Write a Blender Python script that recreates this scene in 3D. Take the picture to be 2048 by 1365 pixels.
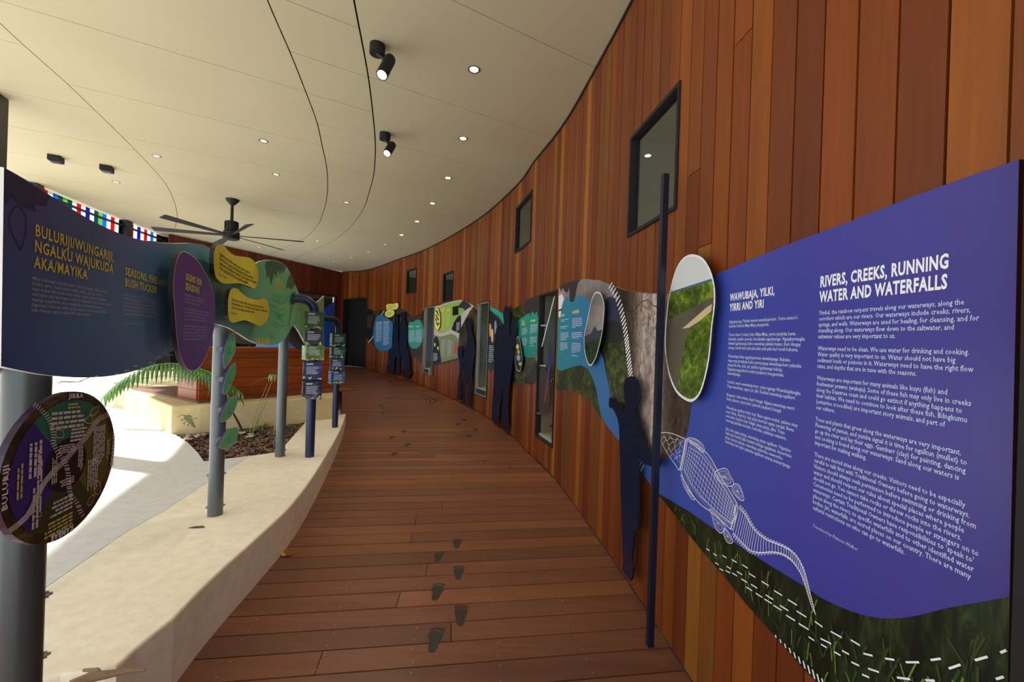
import bpy, bmesh, math, random
import numpy as np
from mathutils import Vector, Matrix
random.seed(7)
SC = bpy.context.scene
COL = SC.collection
for o in list(bpy.data.objects): bpy.data.objects.remove(o)

# ------------------------------------------------------------------ camera
FPX, ROLL = 850.0, 0.033
CAM = np.array([0, 0, 1.6])
CR = np.array([math.cos(ROLL), 0, math.sin(ROLL)])
CU = np.array([-math.sin(ROLL), 0, math.cos(ROLL)])
CF = np.array([0, 1.0, 0])
cd = bpy.data.cameras.new('camera'); cam = bpy.data.objects.new('camera', cd); COL.objects.link(cam)
cd.sensor_width = 36; cd.lens = FPX / 2048 * 36; cd.clip_start = .02; cd.clip_end = 300
M = Matrix.Identity(4)
for i in range(3):
    M[i][0] = CR[i]; M[i][1] = CU[i]; M[i][2] = -CF[i]; M[i][3] = CAM[i]
cam.matrix_world = M
SC.camera = cam

# ------------------------------------------------------------------ sky, sun, exposure
SC.view_settings.view_transform = 'Standard'; SC.view_settings.look = 'None'
SC.view_settings.gamma = 1; SC.view_settings.use_curve_mapping = False
SC.view_settings.exposure = 0.25
wd = bpy.data.worlds.new('sky'); SC.world = wd; wd.use_nodes = True
bgn = wd.node_tree.nodes['Background']
bgn.inputs[0].default_value = (.90, .95, 1.0, 1); bgn.inputs[1].default_value = 1.9
sl = bpy.data.lights.new('sun', 'SUN'); sl.energy = 9.0; sl.angle = .02; sl.color = (1, .96, .88)
so = bpy.data.objects.new('sun', sl); COL.objects.link(so); so.location = (-20, 5, 25)
so.rotation_euler = Vector((1.0, -0.25, -1.01)).to_track_quat('-Z', 'Y').to_euler()

# ------------------------------------------------------------------ picture measurements -> world
def ray(x, y): return CR * (x - 1024) / FPX - CU * (y - 682.5) / FPX + CF
def at_z(x, y, z): d = ray(x, y); return CAM + d * ((z - 1.6) / d[2])
def at_y(x, y, Y): return CAM + ray(x, y) * Y
SLOPE = .028
def deck(x, y): d = ray(x, y); return CAM + d * (-1.6 / (d[2] - SLOPE * d[1]))
PZ, CZ = .36, 4.0

# ------------------------------------------------------------------ materials
def lin(c):
    if isinstance(c, str): c = [int(c[i:i+2], 16) / 255 for i in (0, 2, 4)]
    return tuple(v / 12.92 if v <= .04045 else ((v + .055) / 1.055) ** 2.4 for v in c) + (1,)
class NT:
    def __init__(s, name, rough=.5, spec=.5, metal=0):
        s.m = bpy.data.materials.new(name); s.m.use_nodes = True; s.t = s.m.node_tree
        s.b = s.t.nodes['Principled BSDF']; s.b.inputs['Roughness'].default_value = rough
        s.b.inputs['Specular IOR Level'].default_value = spec; s.b.inputs['Metallic'].default_value = metal
    def n(s, k, **kw):
        q = s.t.nodes.new('ShaderNode' + k)
        for a, b in kw.items():
            if a[0] == '_': setattr(q, a[1:], b)
            else: q.inputs[a.replace('_', ' ')].default_value = b
        return q
    def l(s, a, b): s.t.links.new(a, b)
    def base(s, c): s.l(c, s.b.inputs['Base Color']) if hasattr(c, 'is_linked') else setattr(s.b.inputs['Base Color'], 'default_value', c)
    def coord(s, kind='Object', scale=(1, 1, 1), rnd=False, rot=0):
        tc = s.n('TexCoord'); mp = s.n('Mapping'); mp.inputs['Scale'].default_value = scale
        mp.inputs['Rotation'].default_value = (0, 0, rot)
        s.l(tc.outputs[kind], mp.inputs['Vector'])
        if rnd:
            oi = s.n('ObjectInfo'); mu = s.n('Math', _operation='MULTIPLY'); mu.inputs[1].default_value = 37
            s.l(oi.outputs['Random'], mu.inputs[0]); s.l(mu.outputs[0], mp.inputs['Location'])
        return mp.outputs[0]
    def noise(s, v, scale, detail=3, rough=.5, dist=0):
        q = s.n('TexNoise'); q.inputs['Scale'].default_value = scale; q.inputs['Detail'].default_value = detail
        q.inputs['Roughness'].default_value = rough; q.inputs['Distortion'].default_value = dist
        s.l(v, q.inputs['Vector']); return q.outputs['Fac']
    def ramp(s, f, stops, interp='LINEAR'):
        q = s.n('ValToRGB'); e = q.color_ramp; e.interpolation = interp
        while len(e.elements) < len(stops): e.elements.new(.5)
        for el, (p, c) in zip(e.elements, stops): el.position = p; el.color = lin(c) if isinstance(c, str) else c
        s.l(f, q.inputs[0]); return q.outputs[0]
    def mix(s, f, a, b, mode='MIX'):
        q = s.n('Mix', _data_type='RGBA', _blend_type=mode)
        for sock, v in ((q.inputs[0], f), (q.inputs[6], a), (q.inputs[7], b)):
            if hasattr(v, 'is_linked'): s.l(v, sock)
            else: sock.default_value = v
        return q.outputs[2]
    def bump(s, h, st=.2, d=.01):
        q = s.n('Bump'); q.inputs['Strength'].default_value = st; q.inputs['Distance'].default_value = d
        s.l(h, q.inputs['Height']); s.l(q.outputs[0], s.b.inputs['Normal'])
def plain(name, c, rough=.5, metal=0, spec=.5, var=.06, sc=12):
    t = NT(name, rough, spec, metal); f = t.noise(t.coord(), sc, 4)
    c = lin(c); a = tuple(v * (1 - var) for v in c[:3]) + (1,); b = tuple(min(1, v * (1 + var)) for v in c[:3]) + (1,)
    t.base(t.ramp(f, [(.3, a), (.7, b)])); return t.m
def emis(name, c, st):
    t = NT(name); t.b.inputs['Emission Color'].default_value = lin(c); t.b.inputs['Emission Strength'].default_value = st
    f = t.noise(t.coord(), 3); t.base(t.ramp(f, [(0, c), (1, c)])); return t.m
def wood(name, stops, vec, rough=.45, streak=.35):
    t = NT(name, rough, .4); oi = t.n('ObjectInfo')
    c = t.ramp(oi.outputs['Random'], stops)
    v = t.coord('Object', vec, True); g = t.noise(v, 5, 6, .6, .6)
    v2 = t.coord('Object', tuple(k * .25 for k in vec), True); g2 = t.noise(v2, 3, 3, .5, .3)
    dk = t.mix(g, (1 - streak, 1 - streak, 1 - streak, 1), (1 + streak, 1 + streak, 1 + streak, 1))
    c = t.mix(1.0, c, dk, 'MULTIPLY')
    dk2 = t.mix(g2, (.6, .55, .5, 1), (1.35, 1.35, 1.3, 1)); c = t.mix(1.0, c, dk2, 'MULTIPLY')
    t.base(c); t.bump(g, .25, .002); return t.m
WALLSTOPS = [(0, '5e280a'), (.15, '73360e'), (.3, '7f3d10'), (.42, '5e270c'), (.52, '864816'), (.62, '70330d'), (.72, '8a4a14'), (.8, '66421a'), (.86, '9c5f1e'), (.93, '6a4018'), (1, '7a380f')]
mWall = wood('cladding_timber', WALLSTOPS, (9, 9, .7), .42)
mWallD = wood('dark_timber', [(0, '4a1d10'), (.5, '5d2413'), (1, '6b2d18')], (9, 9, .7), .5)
mSlat = wood('counter_timber', [(0, '8c4318'), (.5, 'a0501f'), (1, '8a4420')], (.8, .8, 9), .4)
mDeck = wood('deck_timber', [(0, '714a38'), (.25, '80513a'), (.5, '6e4736'), (.75, '8d5a3c'), (1, '784d3c')], (.7, 9, 9), .38, .3)
mBack = plain('black_batten', '0b0908', .9)
def m_conc(name, c1, c2, c3, rough=.6):
    t = NT(name, rough, .3); v = t.coord(); a = t.noise(v, .9, 6, .6, .4); b = t.noise(v, 14, 5, .7)
    c = t.ramp(a, [(.3, c1), (.5, c2), (.72, c3)]); c = t.mix(1.0, c, t.ramp(b, [(.3, 'f2efea'), (.6, 'ffffff')]), 'MULTIPLY')
    t.base(c); t.bump(b, .08, .002); return t.m
mPlinth = m_conc('cream_concrete', 'f0e6cc', 'f6ecd6', 'fcf4e2')
mPath = m_conc('pale_grey_concrete', 'd6d6d4', 'e0dfdc', 'eae8e4')
mYel = m_conc('ochre_concrete', 'c6b27e', 'd8c697', 'e4d6ae')
mMulchB = m_conc('soil', '2b1c15', '3a271d', '4b3529', .95)
def m_ceil():
    t = NT('cream_ceiling_board', .75, .2); v = t.coord(); f = t.noise(v, .6, 3)
    t.base(t.ramp(f, [(.3, 'b6ad8f'), (.7, 'beb598')])); return t.m
mCeil = m_ceil()
mBlack = plain('black_metal', '08080a', .7)
mDarkM = plain('dark_metal', '1c1d20', .4)
mGrey = plain('grey_powdercoat', '5e6567', .35, .3)
mGreyL = plain('light_grey_metal', '9a9c98', .35, .4)
mNavy = plain('navy_powdercoat', '152a50', .35)
mNavyD = plain('dark_navy_powdercoat', '08122a', .35)
mChrome = plain('chrome', 'c8c8c8', .2, 1)
mWhiteE = plain('white_panel_edge', 'e8e4dc', .4)
mDarkE = plain('dark_panel_core', '17151a', .5)
mGreenRm = plain('dark_green_lining', '40564f', .6)
mOlive = plain('olive_lining', '8c8a74', .6)
mLens = emis('lamp_lens', 'fff2d8', 14)
mLensDim = emis('dim_lamp_lens', 'fff0d8', .7)
mBrass = plain('bronze_trim', '7d6f58', .35, .6)
mWhiteInk = plain('white_ink', 'e9e9f0', .5, var=.02)
mPaleInk = plain('pale_blue_ink', 'b9c4e4', .5, var=.02)
mGreyInk = plain('grey_ink', 'b9c4d6', .5, var=.02)
mYelInk = plain('yellow_ink', 'f4ec58', .5, var=.02)
mYelPale = plain('lime_yellow_ink', 'd9d868', .5, var=.02)
mDarkInk = plain('dark_ink', '2a2a22', .5, var=.02)
def m_glass(name, tint=(1, 1, 1, 1), rough=0.0):
    t = NT(name); t.t.nodes.remove(t.b)
    tr = t.n('BsdfTransparent'); tr.inputs[0].default_value = tint
    gl = t.n('BsdfGlossy'); gl.inputs['Roughness'].default_value = .02
    fr = t.n('Fresnel'); fr.inputs[0].default_value = 1.5
    mx = t.n('MixShader'); hf = t.n('Math', _operation='MULTIPLY'); hf.inputs[1].default_value = .35; t.l(fr.outputs[0], hf.inputs[0]); t.l(hf.outputs[0], mx.inputs[0]); t.l(tr.outputs[0], mx.inputs[1]); t.l(gl.outputs[0], mx.inputs[2])
    t.l(mx.outputs[0], t.t.nodes['Material Output'].inputs[0]); return t.m
mGlass = m_glass('clear_glass', (.82, .9, .88, 1))
def uvramp(name, axis, lo, hi, stops, rough=.35, n=.04):
    t = NT(name, rough, .4); uv = t.n('UVMap'); sp = t.n('SeparateXYZ'); t.l(uv.outputs[0], sp.inputs[0])
    mr = t.n('MapRange'); mr.inputs[1].default_value = lo; mr.inputs[2].default_value = hi
    t.l(sp.outputs[axis], mr.inputs[0]); ns = t.noise(t.coord('UV'), 3, 4, .5, 1)
    ad = t.n('Math', _operation='MULTIPLY_ADD'); ad.inputs[1].default_value = n; t.l(ns, ad.inputs[0]); t.l(mr.outputs[0], ad.inputs[2])
    t.base(t.ramp(ad.outputs[0], stops)); return t.m
def m_foliage(name, stops, sc=28, stretch=(1, 1, 1), rot=0, rough=.35, dist=.6):
    t = NT(name, rough, .4); v = t.coord('UV', stretch, rot=rot)
    a = t.noise(v, sc, 8, .72, dist); b = t.noise(v, sc * .16, 3, .5, .4)
    c = t.ramp(a, stops); c = t.mix(1.0, c, t.ramp(b, [(.3, '7a7a78'), (.65, 'ffffff')]), 'MULTIPLY')
    t.base(c); return t.m
mForest = m_foliage('rainforest_print', [(.3, '15180d'), (.45, '2f3a17'), (.58, '55652a'), (.72, '8a9648')], 16)
mForest2 = m_foliage('dark_forest_print', [(.32, '10160f'), (.5, '2a3d22'), (.62, '476635'), (.8, '7fa05a')], 26)
mGrass = m_foliage('grass_print', [(.35, '0d120a'), (.52, '202c16'), (.66, '3d4d22'), (.85, '708a3c')], 10, (3.2, .8, 1), .5)
mBush = m_foliage('riverbank_print', [(.3, '2c3d10'), (.48, '56701c'), (.62, '86a42c'), (.8, 'b9c648')], 24)
mBrownF = m_foliage('leaf_litter_print', [(.3, '2a2115'), (.5, '4a3d25'), (.62, '75653e'), (.8, 'a79a72')], 24)
mCloud = m_foliage('cloud_print', [(.3, '9a9498'), (.5, 'b5aeb0'), (.7, 'd8d2d0')], 3.5, (1, 1.6, 1), 0, .35, .3)
mRock = m_foliage('rock_print', [(.32, '1e1713'), (.5, '4a3c33'), (.64, '7b6a5e'), (.85, 'b5a59b')], 8, (1.6, .6, 1))
mFall = m_foliage('falling_water_print', [(.3, '8d7d76'), (.5, 'b6a69e'), (.7, 'd9cfc9')], 9, (2.5, .25, 1))
mBark = m_foliage('charcoal_print', [(.3, '241f1e'), (.6, '2f2a29'), (.8, '3a3534')], 6)
mRiver = m_foliage('river_water_print', [(.3, '6b6454'), (.6, '857c6c'), (.8, 'a39a8a')], 3)
mSand = plain('sand_print', 'c9b48a', .4); mPaleSky = plain('pale_sky_print', 'ced2d4', .4, sc=2)

# ------------------------------------------------------------------ object helpers
def link(o, parent=None):
    COL.objects.link(o)
    if parent: o.parent = parent
    return o
def tag(o, label=None, cat=None, group=None, kind=None):
    if label: o['label'] = label
    if cat: o['category'] = cat
    if group: o['group'] = group
    if kind: o['kind'] = kind
    return o
def thing(name, loc, label, cat, group=None, kind=None):
    o = bpy.data.objects.new(name, None); o.empty_display_size = .1; o.location = [float(v) for v in loc]; COL.objects.link(o)
    return tag(o, label, cat, group, kind)
def origin(parent):
    p = Vector((0, 0, 0))
    while parent: p += parent.location; parent = parent.parent
    return p
def mesh_obj(name, vs, fs, mat, parent=None, uvs=None, smooth=False, loc=None):
    """vs in world coordinates; stored relative to the parent (or to loc)"""
    off = origin(parent); me = bpy.data.meshes.new(name)
    l = Vector([float(v) for v in loc]) if loc is not None else off
    me.from_pydata([tuple(float(a) for a in (Vector([float(k) for k in v]) - l)) for v in vs], [], fs)
    if uvs is not None:
        ul = me.uv_layers.new(name='UVMap')
        for lp in me.loops: ul.data[lp.index].uv = (float(uvs[lp.vertex_index][0]), float(uvs[lp.vertex_index][1]))
    if mat: me.materials.append(mat)
    if smooth: me.polygons.foreach_set('use_smooth', [True] * len(me.polygons))
    me.update(); o = bpy.data.objects.new(name, me); o.location = l - off
    return link(o, parent)
class MB:
    def __init__(s): s.v = []; s.f = []; s.uv = []
    def add(s, vs, fs, uv=None):
        k = len(s.v); s.v += [tuple(v) for v in vs]; s.f += [tuple(i + k for i in f) for f in fs]
        s.uv += list(uv) if uv else [(v[0], v[2]) for v in vs]
    def hexa(s, p):  # 8 pts: bottom 4 ccw, top 4
        s.add(p, [(3, 2, 1, 0), (4, 5, 6, 7), (0, 1, 5, 4), (1, 2, 6, 5), (2, 3, 7, 6), (3, 0, 4, 7)])
    def box(s, c, d, rz=0):
        ca, sa = math.cos(rz), math.sin(rz); q = []
        for z in (-1, 1):
            for x, y in ((-1, -1), (1, -1), (1, 1), (-1, 1)):
                X, Y = x * d[0] / 2, y * d[1] / 2; q.append((c[0] + X * ca - Y * sa, c[1] + X * sa + Y * ca, c[2] + z * d[2] / 2))
        s.hexa(q)
    def tube(s, pts, r, n=12, caps=True):
        pts = [Vector([float(a) for a in p]) for p in pts]; k = len(s.v)
        rr = r if isinstance(r, (list, tuple)) else [r] * len(pts)
        up = None
        for i, p in enumerate(pts):
            d = (pts[min(i + 1, len(pts) - 1)] - pts[max(i - 1, 0)]).normalized()
            if up is None: up = d.orthogonal().normalized()
            up = (up - d * up.dot(d)).normalized(); sd = d.cross(up)
            for j in range(n):
                a = 2 * math.pi * j / n; q = p + (up * math.cos(a) + sd * math.sin(a)) * rr[i]; s.v.append(tuple(q)); s.uv.append((j / n, i))
        for i in range(len(pts) - 1):
            for j in range(n): s.f.append((k + i*n + j, k + i*n + (j+1) % n, k + (i+1)*n + (j+1) % n, k + (i+1)*n + j))
        if caps: s.f.append(tuple(k + j for j in range(n))[::-1]); s.f.append(tuple(k + (len(pts)-1)*n + j for j in range(n)))
    def build(s, name, mat, parent=None, smooth=False, loc=None):
        o = mesh_obj(name, s.v, s.f, mat, parent, s.uv, False, loc)
        if smooth:
            me = o.data
            me.polygons.foreach_set('use_smooth', [len(p.vertices) <= 4 for p in me.polygons]); 
            bm = bmesh.new(); bm.from_mesh(me)
            for e in bm.edges:
                if len(e.link_faces) == 2 and e.calc_face_angle(0) > .7: e.smooth = False
            bm.to_mesh(me); bm.free()
        return o
def catmull(P, step):
    P = [np.array(p, float) for p in P]; P = [2 * P[0] - P[1]] + P + [2 * P[-1] - P[-2]]; out = []
    for i in range(1, len(P) - 2):
        n = max(1, int(np.linalg.norm(P[i+1] - P[i]) / step))
        for j in range(n):
            t = j / n; a, b, c, d = P[i-1:i+3]
            out.append(.5 * (2*b + (c-a)*t + (2*a-5*b+4*c-d)*t*t + (3*b-a-3*c+d)*t**3))
    out.append(P[-2]); return np.array(out)
class Surf:
    """vertical surface over a plan curve; off>0 towards the walkway"""
    def __init__(s, ctrl, side, step=.06):
        s.P = catmull(ctrl, step); d = np.gradient(s.P, axis=0); d /= np.linalg.norm(d, axis=1)[:, None]
        s.N = np.stack([d[:, 1], -d[:, 0]], 1) * side
        s.S = np.concatenate([[0], np.cumsum(np.linalg.norm(np.diff(s.P, axis=0), axis=1))])
    def at(s, t, off=0):
        if t < 0 or t > s.S[-1]:
            i = 0 if t < 0 else -1; j = 1 if t < 0 else -2; d = (s.P[i] - s.P[j]); d /= np.linalg.norm(d)
            p = s.P[i] + d * (-t if t < 0 else t - s.S[-1]); return p + s.N[i] * off
        x = np.interp(t, s.S, s.P[:, 0]); y = np.interp(t, s.S, s.P[:, 1])
        nx = np.interp(t, s.S, s.N[:, 0]); ny = np.interp(t, s.S, s.N[:, 1]); l = math.hypot(nx, ny)
        return np.array([x + nx / l * off, y + ny / l * off])
    def pt(s, t, z, off=0): q = s.at(t, off); return (q[0], q[1], z)
    def sz(s, px, py, off=0):
        d = ray(px, py); Q = s.P + s.N * off; A = Q[:-1]; B = Q[1:] - A
        den = d[0] * B[:, 1] - d[1] * B[:, 0]; den[np.abs(den) < 1e-9] = 1e-9
        t = (A[:, 0] * B[:, 1] - A[:, 1] * B[:, 0]) / den; u = (A[:, 0] * d[1] - A[:, 1] * d[0]) / den
        lo = np.zeros(len(u)) - 1e-6; hi = np.ones(len(u)) + 1e-6; lo[0] = -60; hi[-1] = 60
        ok = np.where((t > 0.05) & (u >= lo) & (u <= hi))[0]
        if not len(ok): raise ValueError((px, py))
        i = ok[np.argmin(t[ok])]
        return s.S[i] + u[i] * (s.S[i+1] - s.S[i]), 1.6 + d[2] * t[i]
    def poly(s, pts, off=0): return [s.sz(x, y, off) for x, y in pts]
def smooth_poly(pts, n=4):
    P = [np.array(p, float) for p in pts]; m = len(P); out = []
    for i in range(m):
        a, b, c, d = P[i-1], P[i], P[(i+1) % m], P[(i+2) % m]
        for j in range(n):
            t = j / n; out.append(tuple(.5 * (2*b + (c-a)*t + (2*a-5*b+4*c-d)*t*t + (3*b-a-3*c+d)*t**3)))
    return out
def sheet(sf, pts, off, th, mat, name, parent=None, step=.15, edge=None, sub=True, px=True, z_clip=None):
    q = sf.poly(pts, off) if px else pts
    bm = bmesh.new(); vs = [bm.verts.new((a, b, 0)) for a, b in q]
    bm.faces.new(vs); bmesh.ops.triangulate(bm, faces=bm.faces[:])
    if sub:
        s0 = min(a for a, b in q); s1 = max(a for a, b in q); k = int((s1 - s0) / step)
        for i in range(1, k + 1):
            bmesh.ops.bisect_plane(bm, geom=bm.verts[:] + bm.edges[:] + bm.faces[:], dist=1e-6, plane_co=(s0 + i * step, 0, 0), plane_no=(1, 0, 0))
    if th:
        r = bmesh.ops.extrude_face_region(bm, geom=bm.faces[:])
        for v in r['geom']:
            if isinstance(v, bmesh.types.BMVert): v.co.z = -th
    # drop interior walls that duplicate faces never arise; recalc
    bmesh.ops.recalc_face_normals(bm, faces=bm.faces[:])
    bm.verts.ensure_lookup_table(); bm.verts.index_update()
    V = [sf.pt(v.co.x, v.co.y, off + v.co.z) for v in bm.verts]; U = [(v.co.x, v.co.y) for v in bm.verts]
    F = [tuple(v.index for v in f.verts) for f in bm.faces]; side = [abs(f.normal.z) < .5 or f.calc_center_median().z < -1e-5 for f in bm.faces]
    bm.free(); o = mesh_obj(name, V, F, mat, parent, U)
    if edge and th:
        o.data.materials.append(edge); o.data.polygons.foreach_set('material_index', [1 if k else 0 for k in side])
    if sf_flip(o, sf, off): o.data.flip_normals()
    return o
def sf_flip(o, sf, off): # make the front face look to the walkway
    p = max(o.data.polygons, key=lambda p: p.area); c = p.center
    return False
def strokes(sf, lines, w, off, mat, name, parent=None, px=True, closed=False):
    mb = MB()
    for ln in lines:
        ww = w
        if isinstance(ln, tuple) and isinstance(ln[0], (int, float)) is False and len(ln) == 2 and isinstance(ln[1], float): ln, ww = ln
        q = [np.array(sf.sz(x, y, off)) if px else np.array((x, y)) for x, y in ln]
        if closed: q.append(q[0])
        for a, b in zip(q[:-1], q[1:]):
            d = b - a; l = np.linalg.norm(d)
            if l < 1e-6: continue
            d /= l; n = np.array([-d[1], d[0]]) * ww / 2; a2 = a - d * ww * .3; b2 = b + d * ww * .3
            c = [a2 - n, b2 - n, b2 + n, a2 + n]
            mb.add([sf.pt(k[0], k[1], off) for k in c], [(0, 1, 2, 3)], c)
    o = mb.build(name, mat, parent)
    if len(lines) > 1: o['kind'] = 'stuff'
    return o
FONTC = {}
def text_mesh(body, bold=0., res=1, shear=0., space=1.0, align='LEFT'):
    cu = bpy.data.curves.new('t', 'FONT'); cu.body = body; cu.size = 1; cu.offset = bold; cu.resolution_u = res; cu.shear = shear; cu.space_line = space
    cu.align_x = align; cu.space_character = 1.1 if bold > .015 else 1.0
    ob = bpy.data.objects.new('t', cu); COL.objects.link(ob); bpy.context.view_layer.update()
    dg = bpy.context.evaluated_depsgraph_get(); me = ob.evaluated_get(dg).to_mesh()
    V = np.array([v.co[:] for v in me.vertices]); F = [tuple(p.vertices) for p in me.polygons]
    ob.to_mesh_clear(); bpy.data.objects.remove(ob); bpy.data.curves.remove(cu); return V, F
def lettering(sf, body, tl, bl, right, off, mat, name='lettering', parent=None, bold=0., res=1, shear=0., space=1.0, px=True):
    V, F = text_mesh(body, bold, res, shear, space)
    if px: s0, z1 = sf.sz(*tl, off); _, z0 = sf.sz(*bl, off); s1, _ = sf.sz(*right, off)
    else: s0, z1 = tl; z0 = bl[1]; s1 = right[0]
    x0, x1 = V[:, 0].min(), V[:, 0].max(); y0, y1 = V[:, 1].min(), V[:, 1].max()
    U = [(s0 + (v[0] - x0) / (x1 - x0) * (s1 - s0), z0 + (v[1] - y0) / (y1 - y0) * (z1 - z0)) for v in V]
    return mesh_obj(name, [sf.pt(a, b, off) for a, b in U], F, mat, parent, U)
def bars(sf, tl, bl, right, nl, off, mat, name='text_lines', parent=None, blanks=(), fill=.45):
    """unreadably small print: rows of word-length dashes"""
    s0, z1 = sf.sz(*tl, off); _, z0 = sf.sz(*bl, off); s1, _ = sf.sz(*right, off); mb = MB(); h = (z1 - z0) / nl
    for i in range(nl):
        if i in blanks: continue
        x = 0.; end = random.uniform(.8, 1) if (i + 1) not in blanks and i < nl - 1 else random.uniform(.3, .7)
        z = z1 - (i + .5) * h
        while x < end:
            w = min(random.uniform(.06, .2), end - x); a, b = s0 + (s1 - s0) * x, s0 + (s1 - s0) * (x + w)
            c = [(a, z - h * fill / 2), (b, z - h * fill / 2), (b, z + h * fill / 2), (a, z + h * fill / 2)]
            mb.add([sf.pt(k[0], k[1], off) for k in c], [(0, 1, 2, 3)], c); x += w + .025
    o = mb.build(name, mat, parent); o['kind'] = 'stuff'; return o
def smooth_line(pts, n=4):
    return [tuple(p) for p in catmull(pts, max(1e-6, np.mean([np.linalg.norm(np.subtract(a, b)) for a, b in zip(pts[:-1], pts[1:])]) / n))]

# ================================================================== SETTING
wall_pts = [(1.02, -1.5), (1.02, -.4), (.99, .8)] + [tuple(deck(*p)[:2] - np.array([.02, 0])) for p in
    [(1390, 1363), (1297, 1219), (1240, 1136), (1181, 1051), (1110, 956), (1054, 902), (1016, 864), (940, 814.5), (850, 774), (789, 755), (730, 738)]] + [(-6.45, 16.0)]
W = Surf(wall_pts, -1)
S_DOOR = W.sz(730, 738)[0]; S_END = W.S[-1]
DOORTOP = W.sz(729, 597)[1]
def dz(s): return SLOPE * W.at(s)[1]
# openings: s0 (near), s1 (far), z0, z1
def opening(tl, tr, br, bl):
    q = W.poly([tl, tr, br, bl]); return ((q[1][0] + q[2][0]) / 2, (q[0][0] + q[3][0]) / 2, (q[2][1] + q[3][1]) / 2, (q[0][1] + q[1][1]) / 2)
OPN = [opening((1262, 277), (1362, 163), (1356, 418), (1258, 475)), opening((1033, 412), (1065, 385), (1062, 487), (1031, 505)),
       opening((887, 548), (908, 541.6), (906, 602), (886, 605.6)), opening((814, 541), (834, 536.7), (832.8, 585.7), (813.7, 588.5)),
       opening((1081, 590), (1115.9, 579), (1106, 898), (1071, 871.5)), opening((955.7, 605.5), (980, 602), (973.8, 797.6), (951, 790.7)),
       opening((850.6, 613), (869.3, 612.2), (866, 751), (846.8, 748))]
HOLES = OPN + [(S_DOOR, S_END - .08, -1, DOORTOP)]
def cells(s0, s1, ztop, zfn):
    cuts = sorted({s0, s1} | {h[i] for h in HOLES for i in (0, 1) if s0 < h[i] < s1}); out = []
    for a, b in zip(cuts[:-1], cuts[1:]):
        m = (a + b) / 2; z0a, z0b = zfn(a), zfn(b); segs = [[(z0a, z0b), (ztop, ztop)]]
        for h in HOLES:
            if h[0] <= m <= h[1]:
                n = []
                for lo, hi in segs:
                    if h[2] > max(lo): n.append([lo, (h[2], h[2])])
                    if h[3] < min(hi): n.append([(max(h[3], lo[0]), max(h[3], lo[1])), hi])
                    if h[2] <= max(lo) and h[3] <= max(lo): n.append([lo, hi])
                segs = n
        out += [(a, b, lo, hi) for lo, hi in segs]
    return out
def wcell(mb, a, b, lo, hi, o0, o1, S=None):
    S = S or W
    p = [S.pt(a, lo[0], o1), S.pt(b, lo[1], o1), S.pt(b, lo[1], o0), S.pt(a, lo[0], o0), S.pt(a, hi[0], o1), S.pt(b, hi[1], o1), S.pt(b, hi[1], o0), S.pt(a, hi[0], o0)]
    mb.hexa(p)
wall = thing('wall_right', (1.0, 2, 0), 'long curved wall clad in vertical red brown timber boards', 'wall', kind='structure')
mb = MB()
for i in range(int(S_END / .3) + 1):
    a, b = i * .3, min((i + 1) * .3, S_END)
    if b - a > .01:
        for c in cells(a, b, 3.99, lambda s: dz(s) - .02): wcell(mb, *c, -.05, -.021)
mb.build('backing', mBack, wall)
BW = .118; s = 0.0; k = 0
while s < S_END - .03:
    e = min(s + BW - .0065, S_END); cs = cells(s, e, 3.975, lambda q: dz(q) + .012)
    # butt joints part way up some boards
    parts = [cs]
    if len(cs) == 1 and random.random() < .4:
        a, b, lo, hi = cs[0]; zj = random.uniform(1.6, 3.5)
        if zj > max(lo) + .2: parts = [[(a, b, lo, (zj, zj))], [(a, b, (zj + .003, zj + .003), hi)]]
    for p in parts:
        mb = MB(); j = random.uniform(-.0015, .0015)
        for c in p: wcell(mb, *c, -.0205, j)
        mb.build('board', mWall, wall)
    s += BW
mb = MB()
for i in range(int(S_END / .3) + 1):
    a, b = i * .3, min((i + 1) * .3, S_END)
    if b - a > .01: wcell(mb, a, b, (3.975, 3.975), (3.998, 3.998), -.05, .012)
mb.build('shadow_gap_trim', mBlack, wall)

# ---- door and dark passage at the far end of the wall
door = thing('door_1', W.pt(S_DOOR, dz(S_DOOR)), 'dark open doorway at the far end of the timber wall', 'door', kind='structure')
mb = MB(); n = 6
mDoor = plain('black_frame_and_opening', '060606', .8)
mb2 = MB(); wcell(mb2, S_DOOR + .03, S_END - .1, (dz(S_DOOR) + .01, dz(S_END) + .01), (DOORTOP - .03,) * 2, -.32, -.28); mb2.build('dark_opening_sheet', mDoor, door)  # sheet coloured black to stand in for the darkness inside the open doorway
for a, b, l, h in ((S_DOOR, S_DOOR + .03, dz(S_DOOR), DOORTOP), (S_END - .1, S_END - .07, dz(S_END), DOORTOP), (S_DOOR, S_END - .07, DOORTOP - .03, DOORTOP)):
    wcell(mb, a, b, (l, l), (h, h), -.32, .008)
mb.build('door_frame', mDoor, door)

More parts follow.
